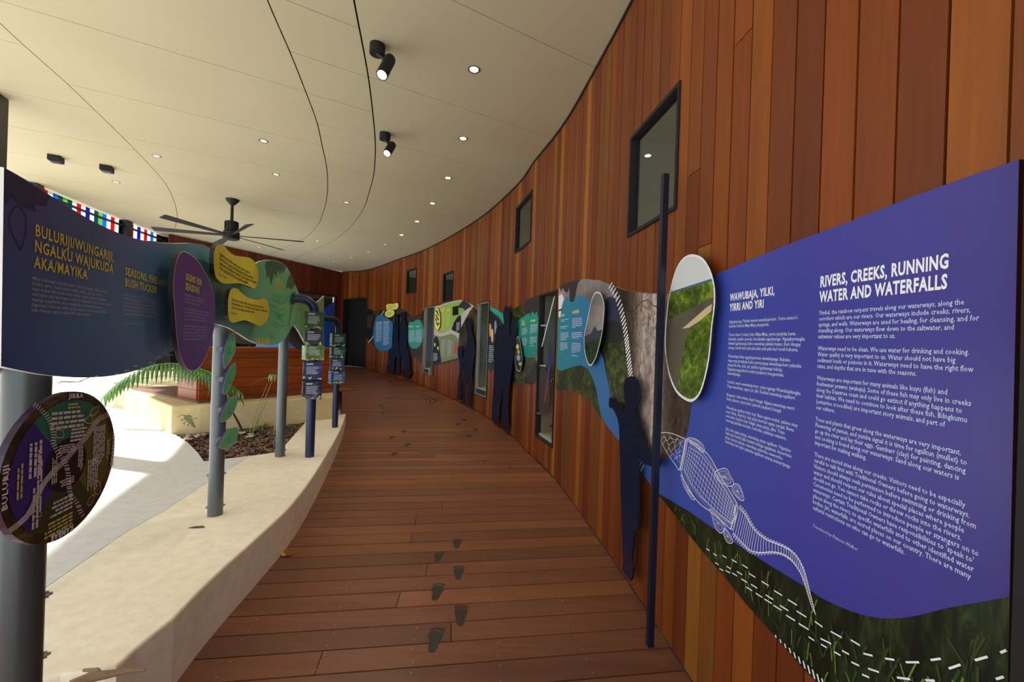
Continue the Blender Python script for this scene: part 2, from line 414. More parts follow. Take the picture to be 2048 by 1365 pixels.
# ---- windows (high) and glass fronted display niches (low)
def niche(op, name, label, mFrame, mIn, depth, fr, kind, inner=None, lip=0.012, cat='window'):
    s0, s1, z0, z1 = op; root = thing(name, W.pt((s0 + s1) / 2, z0), label, cat, 'windows high in the timber wall' if kind else 'tall glass display niches in the timber wall', kind)
    mb = MB()
    for a, b, l, h in ((s0, s0 + fr, z0, z1), (s1 - fr, s1, z0, z1), (s0 + fr, s1 - fr, z0, z0 + fr), (s0 + fr, s1 - fr, z1 - fr, z1)): wcell(mb, a, b, (l, l), (h, h), -.06, lip)
    mb.build('window_frame', mFrame, root)
    a, b, l, h = s0 + fr, s1 - fr, z0 + fr, z1 - fr
    mb = MB(); t = .012
    wcell(mb, a - t, b + t, (l, l), (h, h), -depth - t, -depth)
    wcell(mb, a - t, a, (l, l), (h, h), -depth, -.06); wcell(mb, b, b + t, (l, l), (h, h), -depth, -.06)
    wcell(mb, a - t, b + t, (l - t, l - t), (l, l), -depth, -.06); wcell(mb, a - t, b + t, (h, h), (h + t, h + t), -depth, -.06)
    mb.build('lining', mIn, root)
    if inner:
        mb = MB(); g = .018
        for p in ((a, a + g, l, h), (b - g, b, l, h), (a + g, b - g, l, l + g), (a + g, b - g, h - g, h)): wcell(mb, p[0], p[1], (p[2],) * 2, (p[3],) * 2, -.05, lip + .004)
        mb.build('inner_frame', inner, root)
    mb = MB(); mb.add([W.pt(a, l, -.02), W.pt(b, l, -.02), W.pt(b, h, -.02), W.pt(a, h, -.02)], [(0, 1, 2, 3)]); mb.build('pane', mGlass, root)
    return root
wl = ['large high window nearest the camera with black frame above the navy pole', 'second high window, half way along the timber wall', 'third high window, small, above the green leaf panel', 'farthest small high window near the dark doorway']
for i in range(4):
    r = niche(OPN[i], 'window_%d' % (i + 1), wl[i], mBlack, mGreenRm, .32, .028 if i else .022, 'structure', None)
s0, s1, z0, z1 = OPN[0]; mb = MB()
for fs, fz in ((.3, .15), (.55, .33), (.68, .35), (.62, .12), (.3, .36)):
    q = W.pt(s0 + (s1 - s0) * fs, z0 + (z1 - z0) * fz, -.31); mb.tube([q, W.pt(s0 + (s1 - s0) * fs, z0 + (z1 - z0) * fz, -.302)], .007, 8)
for o in COL.objects:
    if o.name == 'window_1': w1 = o
mb.build('fixing_hole', mBlack, w1)
nl = ['large glass display niche with a printed cassowary figure, between the teal and blue panels', 'tall glass display niche with steel frame between silhouettes', 'far glass display niche with a grey control box at its foot']
niches = [niche(OPN[4 + i], 'display_niche', nl[i], mBlack, mOlive, .22, .02, None, None if i == 0 else mGreyL, cat='display case') for i in range(3)]
# pale shelf in each niche, control box
for i, r in enumerate(niches):
    s0, s1, z0, z1 = OPN[4 + i]; mb = MB(); f = .022
    zz = z0 + f + (.0 if i == 0 else .10)
    wcell(mb, s0 + f, s1 - f, (zz, zz), (zz + .02, zz + .02), -.215, -.03); mb.build('shelf', mWhiteE, r)
    if i:
        mb = MB(); wcell(mb, s0 + f, s1 - f, (z0 + f,) * 2, (zz,) * 2, -.05, -.01); mb.build('plinth_panel', mDarkM, r)
s0, s1, z0, z1 = OPN[6]; mb = MB(); wcell(mb, s0 - .03, s0 + .1, (z0,) * 2, (z0 + .2,) * 2, .016, .08); b = mb.build('control_box', mGreyL, niches[2])
s0, s1, z0, z1 = OPN[4]
for fs, fz in ((.85, .17), (.15, .13), (.8, .50), (.12, .42), (.85, .78)):
    a = s0 + (s1 - s0) * fs; z = z0 + (z1 - z0) * fz; mb = MB(); mb.tube([W.pt(a, z, -.03), W.pt(a, z, .02)], .016, 12); mb.build('standoff_bolt', mChrome, niches[0])

# ---- end wall on the left of the far corner: timber above dark glazing
CORN = np.array([-6.45, 16.0]); LB = np.array([-8.6, 10.55])
E_ = Surf([tuple(CORN), tuple((CORN + LB) / 2), tuple(LB)], -1 if True else 1)
if E_.N[0][0] < 0: E_.N *= -1
wb = thing('wall_back', (CORN[0], CORN[1], .45), 'dark timber end wall behind the counter with glazing below', 'wall', kind='structure')
LE = E_.S[-1]; s = .0
while s < LE - .02:
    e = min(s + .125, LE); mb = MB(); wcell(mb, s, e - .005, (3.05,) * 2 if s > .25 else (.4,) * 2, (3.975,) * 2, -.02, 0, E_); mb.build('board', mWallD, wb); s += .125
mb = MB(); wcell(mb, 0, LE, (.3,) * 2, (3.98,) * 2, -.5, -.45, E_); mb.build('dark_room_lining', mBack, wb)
mb = MB(); wcell(mb, .26, LE, (3.0,) * 2, (3.05,) * 2, -.04, .01, E_)
for s in np.linspace(.28, LE - .03, 6): wcell(mb, s, s + .05, (.4,) * 2, (3.0,) * 2, -.04, .01, E_)
mb.build('window_frame', mBlack, wb)
mb = MB(); mb.add([E_.pt(.3, .4, -.02), E_.pt(LE, .4, -.02), E_.pt(LE, 3.0, -.02), E_.pt(.3, 3.0, -.02)], [(0, 1, 2, 3)]); mb.build('pane', m_glass('dark_glass', (.35, .38, .4, 1)), wb)
mWave = plain('blue_wave_print', '1e4fa8', .5)
mWave2 = plain('light_blue_wave_print', '3f86d8', .5)
sheet(E_, smooth_poly([(508, 715), (530, 690), (560, 684), (590, 672), (620, 650), (648, 620), (679, 601), (681, 650), (681, 715)], 3), -.012, .004, mWave, 'wave_graphic', wb)
sheet(E_, [(506, 715), (512, 690), (530, 686), (560, 688), (556, 715)], -.006, .003, mWave2, 'wave_graphic', wb)

# ---- deck boards
plinth_px = [(233, 1333), (251, 1318), (272.5, 1296.7), (302.7, 1272.5), (348, 1236), (393.6, 1187.7), (454, 1130), (514.7, 1075.7), (587, 1006), (633, 943), (667, 886), (684, 852), (691.7, 827.6)]
PC = catmull([at_z(*p, PZ)[:2] for p in plinth_px], .08)
def x_left(y):
    if y < PC[0][1]: return PC[0][0] - (PC[0][1] - y) * 1.5 if y > 1.0 else -2.6
    if y < PC[-1][1]: return float(np.interp(y, PC[:, 1], PC[:, 0]))
    if y < 7.3: return -2.62 - (y - PC[-1][1]) * .3
    return max(-.47 * y + .45, -6.4 - (16 - y) * .4 + .05)
def x_right(y): return float(np.interp(y, W.P[:, 1], W.P[:, 0])) - .004
TH = .142; NV = np.array([-math.sin(TH), math.cos(TH)]); DV = np.array([math.cos(TH), math.sin(TH)])
floor = thing('floor', (0, 5, 0), 'reddish timber deck of wide boards running across the walkway', 'floor', kind='structure')
def hit(p0, sgn, fn):
    a, b = 0.0, None; t = 0
    while t < 14:
        t += .01; p = p0 + DV * sgn * t
        lim = fn(p[1])
        if (sgn > 0 and p[0] > lim) or (sgn < 0 and p[0] < lim): return t
    return 14
def prism(poly, zf, th):
    n = len(poly); vs = [(p[0], p[1], zf(p)) for p in poly] + [(p[0], p[1], zf(p) - th) for p in poly]
    return vs, [tuple(range(n))] + [tuple(range(n, 2 * n))[::-1]] + [(i, n + i, n + (i + 1) % n, (i + 1) % n) for i in range(n)]
def centre_x(y): return (x_left(min(max(y, 1.6), 15.5)) + x_right(y)) / 2 if y > 1.6 else 0.1
BP = .147; c0 = 2.176 - 26 * BP; k = 0; zdeck = lambda p: SLOPE * p[1]
while c0 + k * BP < 16.6:
    ca, cb = c0 + k * BP + .0042, c0 + (k + 1) * BP - .0042; k += 1
    cm = (ca + cb) / 2; y = cm / math.cos(TH)
    xm = centre_x(min(y, 15.2)); pm = NV * cm + DV * ((xm - NV[0] * cm) / DV[0])
    if pm[1] > 16.3: break
    P = []
    for sgn, fn in ((-1, x_left), (1, x_right)):
        for c in ((ca, cb) if sgn < 0 else (cb, ca)):
            p0 = NV * c + DV * (pm @ DV); t = hit(p0, sgn, fn); P.append(p0 + DV * sgn * t)
    P = [P[0], P[3], P[2], P[1]]
    L = np.linalg.norm(P[1] - P[0]); segs = [(0, 1)]
    if L > 2.2 and random.random() < .55: j = random.uniform(.25, .75); segs = [(0, j), (j + .004 / L, 1)]
    for a, b in segs:
        q = [P[0] + (P[1] - P[0]) * a, P[0] + (P[1] - P[0]) * b, P[3] + (P[2] - P[3]) * b, P[3] + (P[2] - P[3]) * a]
        dzj = random.uniform(-.0008, .0008); vs, fs = prism(q, lambda p: zdeck(p) + dzj, .022)
        mesh_obj('deck_board', vs, fs, mDeck, floor)
mb = MB()
for y in np.arange(-1.6, 15.4, .4):
    p = [(x_left(y) - .1, y), (x_right(y) + .1, y), (x_right(y + .4) + .1, y + .4), (x_left(y + .4) - .1, y + .4)]
    vs, fs = prism([np.array(a) for a in p], lambda q: zdeck(q) - .04, .05); mb.add(vs, fs)
mb.build('joist_bed', mBack, floor)
# screw heads, two to a board on each joist line
mb = MB(); scr = [at_z(*p, 0) for p in []]
for kk in range(22, 60):
    for jx in np.arange(-1.4, 1.0, .42):
        for e in (.03, BP - .03):
            c = c0 + kk * BP + e; p = NV * c + DV * (jx + random.uniform(-.01, .01))
            if x_left(p[1]) + .05 < p[0] < x_right(p[1]) - .04:
                z = SLOPE * p[1] + .0012; q = [(p[0] + .004 * math.cos(a), p[1] + .004 * math.sin(a), z) for a in np.arange(0, 6.2, 1.05)]; mb.add(q, [tuple(range(6))])
o = mb.build('screw_heads', mGreyL, floor); o['kind'] = 'stuff'

# ---- concrete plinth (kerb bench), path, planter, raised platform
def slab(poly, z, th, mat, name, parent=None, zb=None, bevel=0):
    bm = bmesh.new(); vs = [bm.verts.new((float(p[0]), float(p[1]), z)) for p in poly]; f = bm.faces.new(vs)
    if f.normal.z < 0 or f.calc_area() and bmesh.ops.recalc_face_normals(bm, faces=[f]) : pass
    bm.normal_update()
    if f.normal.z < 0: f.normal_flip()
    r = bmesh.ops.extrude_face_region(bm, geom=[f])
    for v in r['geom']:
        if isinstance(v, bmesh.types.BMVert): v.co.z = (zb(v.co) if zb else z - th)
    bmesh.ops.recalc_face_normals(bm, faces=bm.faces[:])
    if bevel:
        es = [e for e in bm.edges if all(abs(v.co.z - z) < 1e-5 for v in e.verts)]
        bmesh.ops.bevel(bm, geom=es, offset=bevel, segments=3, affect='EDGES', profile=.5)
    bm.verts.index_update(); V = [v.co[:] for v in bm.verts]; F = [tuple(v.index for v in f.verts) for f in bm.faces]; bm.free()
    return mesh_obj(name, V, F, mat, parent)
g = lambda l, z=PZ: [at_z(x, y, z)[:2] for x, y in l]
grey_edge = [(500, 912), (430, 955), (330, 1020), (250, 1065), (90, 1175), (0, 1235)]
pl = [tuple(p) for p in PC] + g([(650, 834), (613, 842), (569.5, 890.6), (551, 905)]) + g(grey_edge) + [(-2.02, 1.45), (-1.85, 1.3), (-1.72, 1.42)] + g([(121, 1350), (180, 1343), (212, 1338)])
o = slab(pl, PZ, .36, mPlinth, 'floor_plinth', None, lambda c: min(SLOPE * c.y, .2) - .012, .012)
tag(o, 'smooth cream concrete kerb plinth curving along the deck', 'plinth', kind='structure')
LE_BLK = g([(344, 872)])[0]
pa = g(grey_edge) + [(-2.05, 1.44), (-3.2, .5), (-3.4, -6), (-40, -6), (-40, 40), (-12, 40), (-9.6, 12), (-8, 9), tuple(LE_BLK + np.array([-.3, .6])), tuple(LE_BLK)] + g([(350, 869), (375, 885), (395, 905), (408, 923)])
o = slab([tuple(p) for p in pa], PZ - .002, .1, mPath, 'floor_path', None); tag(o, 'pale grey concrete path running out into the sun', 'path', kind='structure')
soilp = g([(335, 868), (350, 869), (375, 885), (395, 905), (408, 923), (500, 912), (551, 905), (569.5, 890.6), (613, 842), (613, 828), (500, 838), (345, 860)])
garden = slab([tuple(p) for p in soilp], PZ - .045, .2, mMulchB, 'garden_bed'); tag(garden, 'triangular garden bed of dark bark mulch between plinth and counter', 'garden bed')
plat = [at_z(344, 813, .69)[:2], at_z(401, 810, .69)[:2], at_z(668, 793.5, .69)[:2], (-2.86, 7.0), (-3.3, 8.0), (-6.0, 10.2), (-8.4, 10.2), (-9.0, 9.4), (-7.35, 7.61)]
o = slab([tuple(p) for p in plat], .69, .4, mYel, 'floor_platform', None, None, .02); tag(o, 'raised ochre concrete retaining wall and platform under the counter', 'platform', kind='structure')
# insect relief (grasshopper) on the end of the retaining wall
FB = Surf([tuple(at_z(344, 813, .69)[:2]), tuple((at_z(344, 813, .69)[:2] + at_z(401, 810, .69)[:2]) / 2), tuple(at_z(401, 810, .69)[:2])], 1)
if FB.N[0][1] > 0: FB.N *= -1
gr = thing('insect_print', FB.pt(.1, .5), 'printed green grasshopper on the ochre concrete block end', 'decal')
gx = lambda l: [(200 + x / 6.825, 700 + y / 6.825) for x, y in l]
sheet(FB, gx(smooth_poly([(1145, 905), (1190, 900), (1230, 930), (1262, 975), (1285, 1030), (1240, 1010), (1190, 985), (1150, 945)], 3)), .004, .002, plain('insect_green', '7c8458', .6), 'body', gr)
strokes(FB, [gx(l) for l in [[(1160, 900), (1110, 890), (1060, 925)], [(1195, 895), (1230, 905), (1255, 930)], [(1150, 950), (1105, 960), (1120, 975)], [(1240, 960), (1300, 935), (1335, 940)], [(1170, 985), (1140, 1000), (1150, 1025)], [(1230, 1000), (1195, 1020), (1200, 1040)], [(1262, 1010), (1285, 1040), (1285, 1065)], [(1250, 1010), (1245, 1030), (1290, 1060)]]], .005, .005, mDarkInk, 'legs', gr)
# timber deck beyond, on the platform
pk = thing('floor_timber_landing', (-6.5, 8, .69), 'far timber landing on the raised platform', 'floor', kind='structure')
A0 = at_z(396, 806, .70)[:2]; A1 = at_z(262, 778, .70)[:2]; dA = A1 - A0; nA = np.array([.75, 1.0]); nA /= np.linalg.norm(nA)
for i in range(14):
    a = A0 + nA * (.0 + i * .16); q = [a, a + dA, a + dA + nA * .153, a + nA * .153]
    vs, fs = prism(q, lambda p: .712, .02); mesh_obj('deck_board', vs, fs, mDeck, pk)

# ---- counter
K0 = at_z(397, 804, .69)[:2] + np.array([0, .03]); K1 = at_z(690, 697, 1.38)[:2]; KL = np.linalg.norm(K1 - K0)
KS = Surf([tuple(K0), tuple((K0 + K1) / 2), tuple(K1)], 1)
if KS.N[0][1] > 0: KS.N *= -1
ct = thing('reception_counter', (K0[0], K0[1], .69), 'long timber slatted counter behind the garden bed', 'counter')
def kbox(a, b, l, h, o0, o1, mat, name): mb = MB(); wcell(mb, a, b, (l, l), (h, h), o0, o1, KS); return mb.build(name, mat, ct)
kbox(.02, KL - .02, .70, 1.33, -.55, -.03, mBack, 'carcass')
kbox(-.03, KL + .01, 1.325, 1.38, -.6, .02, mSlat, 'top')
kbox(-.02, KL, 1.24, 1.322, -.03, .005, mSlat, 'slat')
for i in range(4):
    kbox(-.02, KL, .70 + i * .135, .70 + i * .135 + .130, -.03, 0, mSlat, 'slat')
kbox(KL - .02, KL + .0, .22, 1.322, -.55, -.031, mWallD, 'end_panel')
for i in range(4): kbox(-.035, .0, .70 + i * .135, .70 + i * .135 + .130, -.55, -.031, mSlat, 'end_slat')
kbox(-.035, .0, 1.24, 1.322, -.55, -.031, mSlat, 'end_slat')

# ---- ceiling
PH = .54; CS, SN = math.cos(PH), math.sin(PH)
def cu_xy(c, u): return np.array([-c * SN + u * CS, c * CS + u * SN])
def xy_cu(p): return (-p[0] * SN + p[1] * CS, p[0] * CS + p[1] * SN)
def curve_fn(pts, cu=False):
    q = np.array(sorted(pts if cu else [xy_cu(p) for p in pts]))
    def f(c):
        if c < q[0, 0]: return q[0, 1] + (c - q[0, 0]) * (q[1, 1] - q[0, 1]) / (q[1, 0] - q[0, 0]) * .8
        if c > q[-1, 0]: return q[-1, 1] + (c - q[-1, 0]) * (q[-1, 1] - q[-2, 1]) / (q[-1, 0] - q[-2, 0])
        return float(np.interp(c, q[:, 0], q[:, 1]))
    def g_(c): return (f(c - .25) + 2 * f(c) + f(c + .25)) / 4
    return g_
u1 = curve_fn([(3.23, .52), (3.48, .61), (4.08, .81), (4.7, .99), (5.39, 1.18), (5.92, 1.3), (6.57, 1.43), (7.25, 1.52), (8.08, 1.63), (9.01, 1.69), (10.09, 1.7), (11.35, 1.63), (12.72, 1.42), (14.67, 1.06)], True)
u2 = curve_fn([(3.58, -.01), (4.11, .17), (4.69, .34), (5.31, .52), (5.93, .64), (6.53, .77), (7.17, .87), (7.8, .95), (8.64, 1.02), (10.03, 1.08), (11.48, 1.0), (12.17, .87), (13.54, .57)], True)
u3 = curve_fn([(5.06, -1.83), (5.33, -1.79), (5.9, -1.68), (6.44, -1.61), (7.05, -1.53), (7.59, -1.47), (8.2, -1.41), (8.92, -1.36), (9.71, -1.38), (10.52, -1.43), (11.42, -1.52), (12.69, -1.73), (13.88, -1.98)], True)
uw = curve_fn([W.at(t, -.06) for t in np.arange(0, S_END, .2)])
ROOFL = [(-4.6, -3), (-5.1, .2), (-5.6, 1.8), (-5.97, 2.9), (-6.48, 3.94), (-6.9, 5.0), (-7.4, 5.9), (-8.15, 6.5), (-8.45, 7.3), (-8.7, 9), (-8.95, 10.3), (-9.15, 11.4)]
ul_ = curve_fn(ROOFL + [(-9.4, 13)])
ceil = thing('ceiling', (-3, 6, CZ), 'cream boarded ceiling with curved dark joints', 'ceiling', kind='structure')
def band(fa, fb, c0, dc, cmin, cmax, ga, gb):
    k = math.floor((cmin - c0) / dc)
    while c0 + k * dc < cmax:
        a, b = max(c0 + k * dc + .003, cmin), min(c0 + (k + 1) * dc - .003, cmax); k += 1
        if b - a < .05: continue
        cs = np.linspace(a, b, 7); L = [(c, fa(c) + ga) for c in cs if fb(c) - gb > fa(c) + ga + .01]; R = [(c, fb(c) - gb) for c in cs if fb(c) - gb > fa(c) + ga + .01]
        if len(L) < 2: continue
        poly = [cu_xy(*p) for p in L] + [cu_xy(*p) for p in R[::-1]]; n = len(poly)
        vs = [(p[0], p[1], CZ) for p in poly] + [(p[0], p[1], CZ + .012) for p in poly]
        mesh_obj('ceiling_panel', vs, [tuple(range(n))[::-1], tuple(range(n, 2 * n))] + [(i, (i + 1) % n, n + (i + 1) % n, n + i) for i in range(n)], mCeil, ceil)
band(u1, uw, 2.84, 1.25, -2.4, 17.2, .007, .0)
band(u2, u1, 3.50, .607, -2.4, 16.5, .006, .007)
band(u3, u2, 4.70, 1.21, -2.2, 16.5, .004, .006)
band(ul_, u3, 5.33, 1.12, .5, 15.0, .0, .004)
roof = [tuple(p) for p in ROOFL] + [(-9.0, 12.6), (-6.9, 17.2), (-5.8, 17.0)] + [tuple(W.at(t, -.35)) for t in np.arange(S_END, 0, -.5)] + [(1.4, -3)]
o = slab(roof, 4.3, .275, mBack, 'roof_slab', ceil)

# ---- glazed coloured screen at the far left, with columns
SCR = Surf([(-8.2, 7.35), (-8.55, 8.7), (-8.85, 10.3), (-9.0, 11.0)], 1)
if SCR.N[0][0] < 0: SCR.N *= -1
sc = thing('coloured_glass_screen', (-8.5, 9, 2.3), 'high screen of red, blue and teal glass strips under the ceiling edge', 'screen')
gm = {k: m_glass('glass_' + k, lin(c)) for k, c in dict(red='e0302a', blue='2748c8', teal='1f7f86', sky='3f9fe8', clear='f2fbff', green='9fd08a', violet='5a3fc0').items()}
seq = ['red', 'clear', 'sky', 'teal', 'green', 'teal', 'clear', 'red', 'clear', 'blue', 'clear', 'teal', 'green', 'sky', 'clear', 'red', 'clear', 'teal', 'COL', 'clear', 'red', 'clear', 'blue', 'clear', 'red', 'clear', 'sky', 'clear', 'red', 'violet', 'blue', 'violet']
Ls = SCR.S[-1]; ws = Ls / len(seq)
for i, kx in enumerate(seq):
    a = i * ws; mb = MB()
    if kx == 'COL': wcell(mb, a - .02, a + ws + .04, (2.3,) * 2, (3.99,) * 2, -.06, .1, SCR); mb.build('post', mDarkM, sc); continue
    wcell(mb, a + .004, a + ws - .004, (2.35,) * 2, (3.97,) * 2, -.006, 0, SCR); mb.build('glass_strip', gm[kx], sc)
for z in (3.86, 3.1, 2.35):
    mb = MB()
    for i in range(8): wcell(mb, Ls * i / 8, Ls * (i + 1) / 8, (z - .02,) * 2, (z + .02,) * 2, .001, .04, SCR)
    mb.build('rail', mDarkM, sc)
def column(c, r, z0, label, mat=mDarkM, sq=True, name='column'):
    t = thing(name, (c[0], c[1], z0), label, 'column', 'dark steel columns at the open side')
    mb = MB(); mb.box((c[0], c[1], (z0 + 3.995) / 2), (r * 2, r * 2, 3.995 - z0), .4); mb.build('shaft', mat, t)
    mb = MB(); mb.box((c[0], c[1], z0 + .01), (r * 3, r * 3, .02), .4); mb.build('base_plate', mat, t)
column((-5.52, 4.40), .11, PZ, 'dark column at the left edge of the picture rising to the ceiling')
column((-8.2, 7.2), .10, PZ, 'dark column at the near end of the coloured glass screen')
column((-9.02, 11.15), .08, PZ, 'dark column at the far end of the coloured glass screen')
# black jamb at the near right edge
jm = thing('trim_1', (.97, .72, .02), 'black steel jamb at the right edge where the panel ends', 'trim', kind='structure')
mb = MB(); ys = W.sz(2036, 700, .055)[0]; wcell(mb, ys - .35, ys - .004, (.01,) * 2, (3.97,) * 2, .0, .055); mb.build('jamb_face', mBlack, jm)

# ================================================================== WALL MURAL
mRivBlue = uvramp('river_panel_blue', 0, W.sz(2036, 700)[0], W.sz(1200, 700)[0], [(0, '403884'), (.25, '3a3d98'), (.55, '3852ac'), (.7, '3564ac'), (1, '2f86a8')])
S2 = W
def mural(name, label, loc_px, outline, base, off=.012, th=.010, edge=None):
    s_, z_ = W.sz(*loc_px)
    t = thing(name, W.pt(s_, z_), label, 'information panel', 'printed panels along the timber wall')
    sheet(W, outline, off, th, base, 'panel_board', t, edge=edge or mWhiteE)
    return t
# ---- panel 1: near purple-blue rivers panel
p1_top = [(2038, 319), (1940, 352), (1820, 395), (1700, 443), (1600, 480), (1500, 520), (1432, 549), (1385, 569), (1342, 587)]
p1_left = [(1334, 700), (1322, 900), (1312, 986)]
p1_bot = [(1350, 1031), (1375, 1066), (1399, 1097), (1448, 1153), (1492, 1209), (1545, 1268), (1594, 1324), (1645, 1378), (1720, 1450), (1800, 1520), (1900, 1590), (2010, 1640)]
P1 = mural('information_panel', 'large purple blue panel headed Rivers, Creeks, Running Water and Waterfalls with crocodile drawing', (1700, 900), p1_top + p1_left + p1_bot, mGrass, edge=mDarkE)
blue_bot = [(1311, 984), (1345, 1004), (1379, 1024), (1430, 1060), (1475, 1090), (1550, 1138), (1610, 1174), (1641, 1196), (1672, 1211), (1703, 1224), (1735, 1233), (1765, 1238), (1807, 1237), (1845, 1230), (1890, 1218), (1950, 1207), (2019, 1195)]
sheet(W, p1_top[:7] + [(1400, 700), (1384, 808), (1375, 866), (1356, 896), (1334, 917), (1318, 925)] + blue_bot, .0135, 0, mRivBlue, 'blue_river_print', P1)
mWF = NT('waterfall_photo_print', .4, .3); _uv = mWF.n('UVMap'); _sp = mWF.n('SeparateXYZ'); mWF.l(_uv.outputs[0], _sp.inputs[0]); _mr = mWF.n('MapRange')
_mr.inputs[1].default_value = W.sz(1250, 700)[0]; _mr.inputs[2].default_value = W.sz(1400, 700)[0]; mWF.l(_sp.outputs[0], _mr.inputs[0])
_n = mWF.noise(mWF.coord('UV', (1.5, .35, 1)), 6, 7, .65, 1); _ad = mWF.n('Math', _operation='MULTIPLY_ADD'); _ad.inputs[1].default_value = .30; mWF.l(_n, _ad.inputs[0]); mWF.l(_mr.outputs[0], _ad.inputs[2])
_c = mWF.ramp(_ad.outputs[0], [(.15, '33291f'), (.32, '57493e'), (.42, '84746a'), (.50, 'c4b4ac'), (.58, '9b8a81'), (.65, 'cbbcb3'), (.73, '84746a'), (.83, '5e5046'), (.95, '43372e'), (1.0, '4d4036')])
_d = mWF.noise(mWF.coord('UV', (1.3, .8, 1)), 22, 8, .7, .8); mWF.base(mWF.mix(1.0, _c, mWF.ramp(_d, [(.3, '6f6a66'), (.55, 'ffffff')]), 'MULTIPLY')); mWF = mWF.m
sheet(W, [(1432, 549), (1385, 569), (1342, 587), (1334, 700), (1322, 900), (1319, 925), (1334, 917), (1356, 896), (1375, 866), (1384, 808), (1400, 700)], .0132, 0, mWF, 'waterfall_print', P1)
lettering(W, 'RIVERS, CREEKS, RUNNING\nWATER AND WATERFALLS', (1640, 553), (1638, 606), (1897, 520), .0145, mWhiteInk, 'heading', P1, bold=.035, res=2, space=1.0)
body1 = """Yimbal, the rainbow serpent travels along our waterways, along the
corridors which are our rivers. Our waterways include creeks, rivers,
springs, and wells. Waterways are used for healing, for cleansing, and for
travelling along. Our waterways flow down to the saltwater, and
saltwater values are very important to us.

Waterways need to be clean. We use water for drinking and cooking.
Water quality is very important to us. Water should not have big
sediment loads or poisons in it. Waterways need to have the right flow
rates, and depths that are in tune with the seasons.

Waterways are important for many animals like kuyu (fish) and
freshwater prawns (wukuju). Some of these fish may only live in creeks
along the Daintree coast and could go extinct if anything happens to
their habitat. We need to continue to look after these fish. Bilngkumu
(estuarine crocodiles) are important story animals, and part of
our culture.

Trees and plants that grow along the waterways are very important.
Flowering of yamun, and yumba signal it is time for ngalkun (mullet) to
go up the river and lay their eggs. Gambarr (clay) for painting, dancing
and cooking is found along our waterways. Sand along our waters is
important for making walking.

There are sacred sites along our creeks. Visitors need to be especially
careful to talk first with Traditional Owners before going to waterways.
Visitors should always seek permission before swimming or drinking from
water and should respect our rules about special places where people
should not go. You cannot take rocks or throw rocks into the rivers.
Ceremonies need to be performed to introduce people or strangers on to
waterways. Certain Traditional Owners have responsibilities to 'speak to'
places along the rivers, to specific waterfalls and to other identified water
bodies. Jiri, waterfalls, are sacred places on our country. There are many
cultural restrictions on who can go to waterfalls."""
lettering(W, body1, (1638, 622), (1626, 1022), (1972, 660), .0145, mPaleInk, 'body_text', P1, bold=.012, space=1.0)
lettering(W, 'Translated by Frances Walker', (1626, 1048), (1625, 1056), (1716, 1097), .0145, mPaleInk, 'credit_line', P1, shear=.3)
lettering(W, 'WAWUBAJA, YILKI,\nYIRRI AND YIRI', (1460, 588), (1459, 623), (1549, 575), .0145, mWhiteInk, 'heading', P1, bold=.03, res=2)
body2 = """Ngarjinyungu Yimbal wubul wawubaja-burr. Yurra visitor's
bubuku bubuku Maja-Maja yinyayinka.

Yurra visitor's babaj bubu Maja-Maja, yurra yanjinka bama
bakanka, yamba yurnda, bandanaka ngarjinunga. Ngujakurrangka
banbal ngarjinunga bubu wawubaja yimbal buyun. Kari dungay
yinyay, bundu kari julu-jalu juku yala-yala kari mudi bubumu.

Wawubaja-Kuku ngarjinyurrana wawubajanga. Bubuku
maja-maja jirrajkada kuku yurraj jinyaj wawubaja-burr yalamku
yinyaj kil, bim, julu, jul, yimbal ngarjinunga bubuja,
Ngarjinyunguyukurra wubul junjkurrj bunganmaka
wawubajanga.

Yambal, wurru wawubaja-burr, yinya nganga Wawubajakangka.
Yinya wawubaja, ngana jul, jilki. Kambal wawubaja ngulkurr.

Banganar, wulu wawu dayir bungal. Ngana wawubaja warri
badu. Juluntu, yinya julur yalandu junjkurrj bungal.

Wawubaja ngulkurrduku kuji. Bana ngana mukul, yalamu may
wayi. Bana, dayirrku, kuji yinya burrkul ngana yungal. Bama
maranaku bayirku kari balgal, yinya yinya, jilba. Yinya
waranga jankaka wandari, bubunku, yalabaya wanarrn.

Julu, bim ngana yinyaj, wawubaja yinya ngulkurr. Ngarjinu
bubu jalu kunkal jalbu kanbal milinga ngajakura dunurrnku
yinya, baman jalunja, wawubaja yalarrku, wawurrku,
kuwubaja kari julur yalamku ngulkurr muruj wukurrjanga."""
lettering(W, body2, (1458, 641), (1451, 888), (1610, 665), .0145, mPaleInk, 'body_text', P1, bold=.01)
